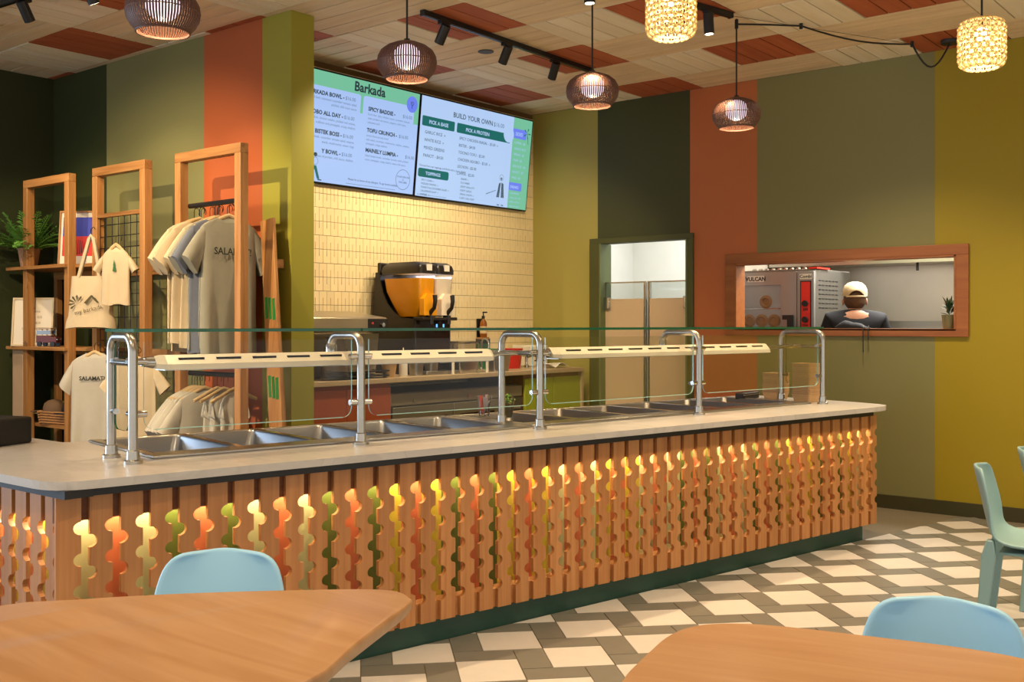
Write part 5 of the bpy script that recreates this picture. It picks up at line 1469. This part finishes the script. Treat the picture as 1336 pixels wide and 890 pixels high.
put(ch, -2.298, 1.566, math.radians(-139.5))
c2_ = copy_tree(ch); c2_['label'] = 'sky blue shell chair tucked behind the lower right table'; put(c2_, -.685, 2.235, math.radians(-166))
ch3 = make_chair(m_ch_toned, 'blue shell chair, lighting painted into its colour, seen from the side on the tiled floor at right', 'shell chairs')
put(ch3, -1.087, 5.04, math.radians(-81.4))
c4_ = copy_tree(ch3); c4_['label'] = 'blue shell chair, lighting painted into its colour, cut by the right edge of the picture'; put(c4_, -1.10, 5.86, math.radians(-81.4))

# ---------------------------------------------------------------- kitchen behind the pass-through
ov = empty('combi_oven', (-3.722, 8.75, 0), 0, 'large stainless combi oven with red control strip in the kitchen', 'oven')
m_ovs = mat('oven_steel', '#9b9c9e', .36, .7, .04, 3)
MB().box(-.80, 0, .03, .82, .95, 1.905).build('oven_body', mat('oven_side', '#7d7a74', .4, .8, .05), ov, bevel=.006)
MB().box(-.80, 0, .05, .78, .10, .93).build('oven_stand', m_steel, ov)
dz0, dz1 = 1.0, 1.885
dfr = MB()
dfr.box(-.79, -.16, 0, .03, 1.77, dz1).box(-.79, -.16, 0, .03, dz0, 1.10).box(-.31, -.16, 0, .03, 1.10, 1.77).box(-.79, -.76, 0, .03, 1.10, 1.77)
dd = dfr.build('oven_door', m_ovs, ov)
MB().box(-.76, -.31, .002, .006, 1.10, 1.77).build('door_glass', glass('oven_glass', (.88, .91, .94), .5, .05), dd)
MB().box(-.76, -.31, .024, .0295, 1.10, 1.77).build('oven_cavity', mat('cavity', '#e4eaee', .35, 0), dd)
rm = mat('bread', '#c79a6a', .6, 0, .1)
for q, (x, z) in enumerate(((-.62, 1.45), (-.50, 1.45), (-.38, 1.45), (-.46, 1.62))):
    MB().lathe([(.055, -.006), (.06, 0), (.05, .008), (.035, .010), (.03, .002)], 20, (0, 0, 0), T(x, .016, z) @ Matrix.Rotation(PI / 2, 4, 'X')).build('bread_roll', rm, dd, smooth=50)
for z in (1.385, 1.555): MB().box(-.76, -.31, .010, .014, z, z + .008).build('oven_rack', m_chrome, dd)
MB().rings([[Vector((x, y, z)) for x, z in ((-.28, 1.30), (-.19, 1.30), (-.19, 1.50), (-.28, 1.50), (-.28, 1.46), (-.235, 1.46), (-.235, 1.34), (-.28, 1.34))] for y in (-.035, 0)]).build('door_handle', m_black, dd, fix=True)
MB().box(-.155, 0, 0, .03, dz0, dz1).build('control_column', m_ovs, ov, bevel=.003)
MB().box(-.125, -.025, -.006, 0, 1.22, 1.80).build('control_bezel', m_black, ov)
MB().box(-.115, -.035, -.009, -.006, 1.23, 1.79).build('control_strip', mat('control_red', '#d8281c', .35, 0, .02), ov)
for z in (1.60, 1.46, 1.32): MB().cyl((-.075, -.009, z), (-.075, -.03, z), .027, seg=16).build('dial', m_black, ov, smooth=40)
lt = MB(); ML_ = lambda x, z, y=-.0125: Matrix(((1, 0, 0, x), (0, 0, -1, y), (0, 1, 0, z), (0, 0, 0, 1)))
MB().box(-.63, -.47, -.003, 0, 1.80, 1.855).build('brand_plate', mat('plate_white', '#d8d6d0', .4), ov)
MB().box(-.13, -.02, -.003, 0, 1.815, 1.86).build('model_plate', mat('plate_white', '#d8d6d0', .4), ov)
text_into(lt, 'VULCAN', .05, ML_(-.55, 1.81, -.0035), 'CENTER', .002); text_into(lt, 'Combi', .04, ML_(-.075, 1.825, -.0035), 'CENTER', .001)
for z, s in ((1.54, '250'), (1.40, 'ON'), (1.26, '60')): text_into(lt, s, .03, ML_(-.075, z), 'CENTER', .001)
tag(lt.build('oven_lettering', m_black, ov), kind='stuff')
vs = MB().box(0, .004, 0, .05, 0, .008).mesh('vent_slot', m_black)
for r in range(7):
    for q in range(6): place('vent_slot', vs, ov, T(.0, .10 + .075 * q, 1.80 - .04 * r))
MB().box(-.06, .02, .02, .30, 1.906, 1.918).build('red_tray', mat('control_red', '#d8281c', .35), ov)
for k in range(9): MB().cyl((-.6 + .06 * k, .06, 1.908), (-.6 + .06 * k, .10, 1.912), .014, seg=8).build('top_fitting', m_chrome, ov)
hood = empty('extractor_hood', (-3.0, 9.9, 1.98), 0, 'long stainless extractor hood along the kitchen wall', 'hood')
MB().rings([[Vector((x, y, z)) for y, z in ((-.55, 0), (.295, 0), (.295, .5), (-.2, .5), (-.55, .12))] for x in (-1.43, 1.19)]).build('hood_shell', m_ss, hood, fix=True)
MB().box(-1.42, 1.18, -.56, -.545, -.02, .02).build('hood_lip', m_steel, hood)
light('hood_lamp', 'AREA', (-3.0, 9.75, 1.975), 8, (1, .95, .86), (-3.0, 9.9, 0), 2.0, size_y=.3)
MB().cyl((-.05, -.5, 0), (-.05, -.5, -.09), .012, seg=8).build('nozzle', m_black, hood)
kt = empty('kitchen_table', (-2.9, 9.85, 0), 0, 'stainless worktable along the kitchen wall', 'worktable')
MB().box(-.75, 1.08, -.25, .34, 1.33, 1.37).build('table_top', m_steel, kt, bevel=.004)
for x in (-.7, 1.03): MB().box(x, x + .04, -.24, -.2, -.004, 1.33).build('leg', m_steel, kt)
MB().box(-.75, 1.08, .30, .34, 1.37, 1.45).build('upstand', m_steel, kt)

# person at the pass-through, back to the room
pz_ = empty('person', (-3.335, 8.69, 0), math.radians(28), 'person in a beige cap and dark navy shirt seen from behind in the kitchen', 'person')
m_skin = mat('skin', '#c08a6c', .5, 0, .04); m_hair = mat('short_brown_hair', '#5a3d28', .7, 0, .15, 60)
def skin_mesh(name, verts, edges, m, root=0, sub=2):
    me = bpy.data.meshes.new(name); me.from_pydata([v[0] for v in verts], edges, []); me.materials.append(m)
    o = bpy.data.objects.new(name, me); COL.objects.link(o); o.parent = pz_
    sk = o.modifiers.new('skin', 'SKIN'); sk.use_smooth_shade = True
    for i, v in enumerate(verts):
        r = v[1]; me.skin_vertices[0].data[i].radius = r if isinstance(r, tuple) else (r, r)
        me.skin_vertices[0].data[i].use_root = (i == root)
    ss = o.modifiers.new('sub', 'SUBSURF'); ss.levels = sub; ss.render_levels = sub
    return o
V = [((0, 0, .98), (.155, .115)), ((0, 0, 1.18), (.150, .11)), ((0, -.01, 1.35), (.175, .125)), ((0, -.02, 1.465), (.13, .095)), ((0, -.005, 1.52), .06), ((0, .01, 1.55), .058), ((0, .03, 1.60), (.076, .092)), ((0, .025, 1.665), (.078, .098)), ((0, .015, 1.715), (.055, .07))]
Eg = [(0, 1), (1, 2), (2, 3), (3, 4), (4, 5), (5, 6), (6, 7), (7, 8)]
def addv(p, r): V.append((p, r)); return len(V) - 1
for s in (-1, 1):
    a = addv((s * .19, -.015, 1.455), .064); b = addv((s * .265, .02, 1.18), .046); c = addv((s * .20, .22, 1.03), .032); h_ = addv((s * .185, .30, 1.03), (.038, .018))
    Eg += [(3, a), (a, b), (b, c), (c, h_)]
    for q in range(4):
        f0 = addv((s * (.215 - .02 * q), .345, 1.03), .010); f1 = addv((s * (.215 - .02 * q), .375 + (.008 if q in (1, 2) else 0), 1.015), .009); f2 = addv((s * (.213 - .02 * q), .385 + (.01 if q in (1, 2) else 0), .99), .008)
        Eg += [(h_, f0), (f0, f1), (f1, f2)]
    t0 = addv((s * .145, .275, 1.03), .011); t1 = addv((s * .13, .31, 1.02), .009); Eg += [(h_, t0), (t0, t1)]
    hp = addv((s * .085, 0, .86), .095); kn = addv((s * .10, .02, .50), .062); an = addv((s * .10, -.01, .09), .042); to = addv((s * .11, .13, .035), (.042, .032))
    Eg += [(0, hp), (hp, kn), (kn, an), (an, to)]
skin_mesh('body', V, Eg, m_skin)
S_ = [((0, 0, .94), (.18, .14)), ((0, 0, 1.18), (.175, .13)), ((0, -.01, 1.35), (.20, .145)), ((0, -.02, 1.465), (.155, .11)), ((0, -.008, 1.535), .072)]
Es = [(0, 1), (1, 2), (2, 3), (3, 4)]
for s in (-1, 1):
    S_ += [((s * .195, -.015, 1.455), .082), ((s * .25, .015, 1.26), .07)]
    n_ = len(S_); Es += [(3, n_ - 2), (n_ - 2, n_ - 1)]
skin_mesh('shirt', S_, Es, m_navy)
Tz = [((0, 0, .97), (.168, .128))]; Et = []
for s in (-1, 1):
    i0 = len(Tz); Tz += [((s * .085, 0, .86), .108), ((s * .10, .02, .50), .078), ((s * .10, -.01, .10), .062)]
    Et += [(0, i0), (i0, i0 + 1), (i0 + 1, i0 + 2)]
skin_mesh('trousers', Tz, Et, mat('dark_trousers', '#23242a', .8))
MB().ball((0, .012, 1.635), .1, 20, 14, (.93, 1.08, 1.02)).build('hair', m_hair, pz_, smooth=80)
for s in (-1, 1):
    MB().ball((s * .094, .025, 1.61), .02, 10, 8, (.5, 1, 1.6)).build('ear', m_skin, pz_, smooth=80)
    MB().ball((s * .033, .122, 1.625), .011, 10, 8).build('eye', mat('eye', '#2b2320', .3), pz_, smooth=80)
MB().ball((0, .132, 1.60), .017, 10, 8, (.8, 1.2, 1.4)).build('nose', m_skin, pz_, smooth=80)
MB().ball((0, .122, 1.565), .02, 10, 8, (1.3, .5, .35)).build('mouth', mat('lips', '#a05a4c', .5), pz_, smooth=80)
m_cap = mat('beige_cap', '#d2bd98', .8, 0, .03)
cp = MB(); n = 28; rs = []
for k, (r, z) in enumerate(((1.06, 1.655), (1.07, 1.68), (1.03, 1.712), (.88, 1.745), (.60, 1.768), (.22, 1.778))):
    ring = []
    for i in range(n):
        a = 2 * PI * i / n; x, y = .1 * r * math.cos(a) * .95, .015 + .112 * r * math.sin(a)
        lift = 0
        if math.sin(a) < -.75 and k < 2: lift = (.045 - .02 * k) * (abs(math.sin(a)) - .75) / .25   # arch above the strap
        ring.append(Vector((x, y, z + lift)))
    rs.append(ring)
cp.rings(rs, False, True); cp.build('cap', m_cap, pz_, smooth=60)
MB().tube([(.1 * math.cos(a) * 1.0, .015 + .114 * math.sin(a), 1.652) for a in [-PI * .78 + PI * .56 * k / 10 for k in range(11)]], .008, 6).build('cap_strap', m_cap, pz_, smooth=60)
MB().rings([[Vector((.085 * math.cos(a), .10 + .11 * math.sin(a) * f, 1.664 - .01 * math.sin(a) * f + dz)) for a in [PI * k / 12 for k in range(13)]] for f, dz in ((1, 0), (1, .005))]).build('cap_visor', m_cap, pz_, fix=True)

# cloth and plant on the sill
ap = empty('black_apron', (-3.16, 8.19, WZ0), 0, 'black apron bundled on the pass-through sill with two straps hanging down', 'apron')
rs = []
for k in range(9):
    t = k / 8; x = -.13 + .26 * t; hgt = .055 * math.sin(PI * min(1, t + .08)) * (1 + .25 * math.sin(9 * t)) + .006
    rs.append([Vector((x, .05 * math.cos(a) * (1 + .2 * math.sin(5 * t)), .003 + hgt * max(0, math.sin(a)))) for a in [PI * i / 8 for i in range(9)]])
MB().rings(rs).build('apron_cloth', m_navy, ap, smooth=70, fix=True)
for x, dz in ((.115, -.185), (.155, -.09)):
    MB().tube([(x - .03, -.0, .012), (x, -.08, .008), (x, -.096, -.02), (x + .004, -.098, dz)], .011, 6, sx=.4).build('strap', m_black, ap, smooth=50)
pl = empty('sill_plant', (-2.425, 8.20, WZ0 + .001), 0, 'small dark leafy plant in a sage pot on the pass-through sill', 'plant')
MB().lathe([(.042, 0), (.045, .004), (.056, .10), (.058, .105), (.05, .105), (.048, .09)], 20).build('pot', mat('sage_pot', '#7d7c58', .6), pl, smooth=40)
rg = random.Random(5)
for k in range(46):
    a = rg.uniform(0, 2 * PI); el = rg.uniform(.1, 1.3); L = rg.uniform(.06, .12)
    b = Vector((0, 0, .10 + rg.uniform(0, .06))); tip = b + Vector((L * math.cos(a) * math.cos(el), L * math.sin(a) * math.cos(el), L * math.sin(el)))
    sd = Vector((-math.sin(a), math.cos(a), 0)) * .012; mid = b.lerp(tip, .55)
    for v in (mid, tip): v.x = max(-.10, min(.053, v.x))
    MB().add([b, mid + sd, tip, mid - sd], [(0, 1, 2, 3)]).build('leaf', mat('plant_dark', '#26401c', .5, rnd=.2), pl)
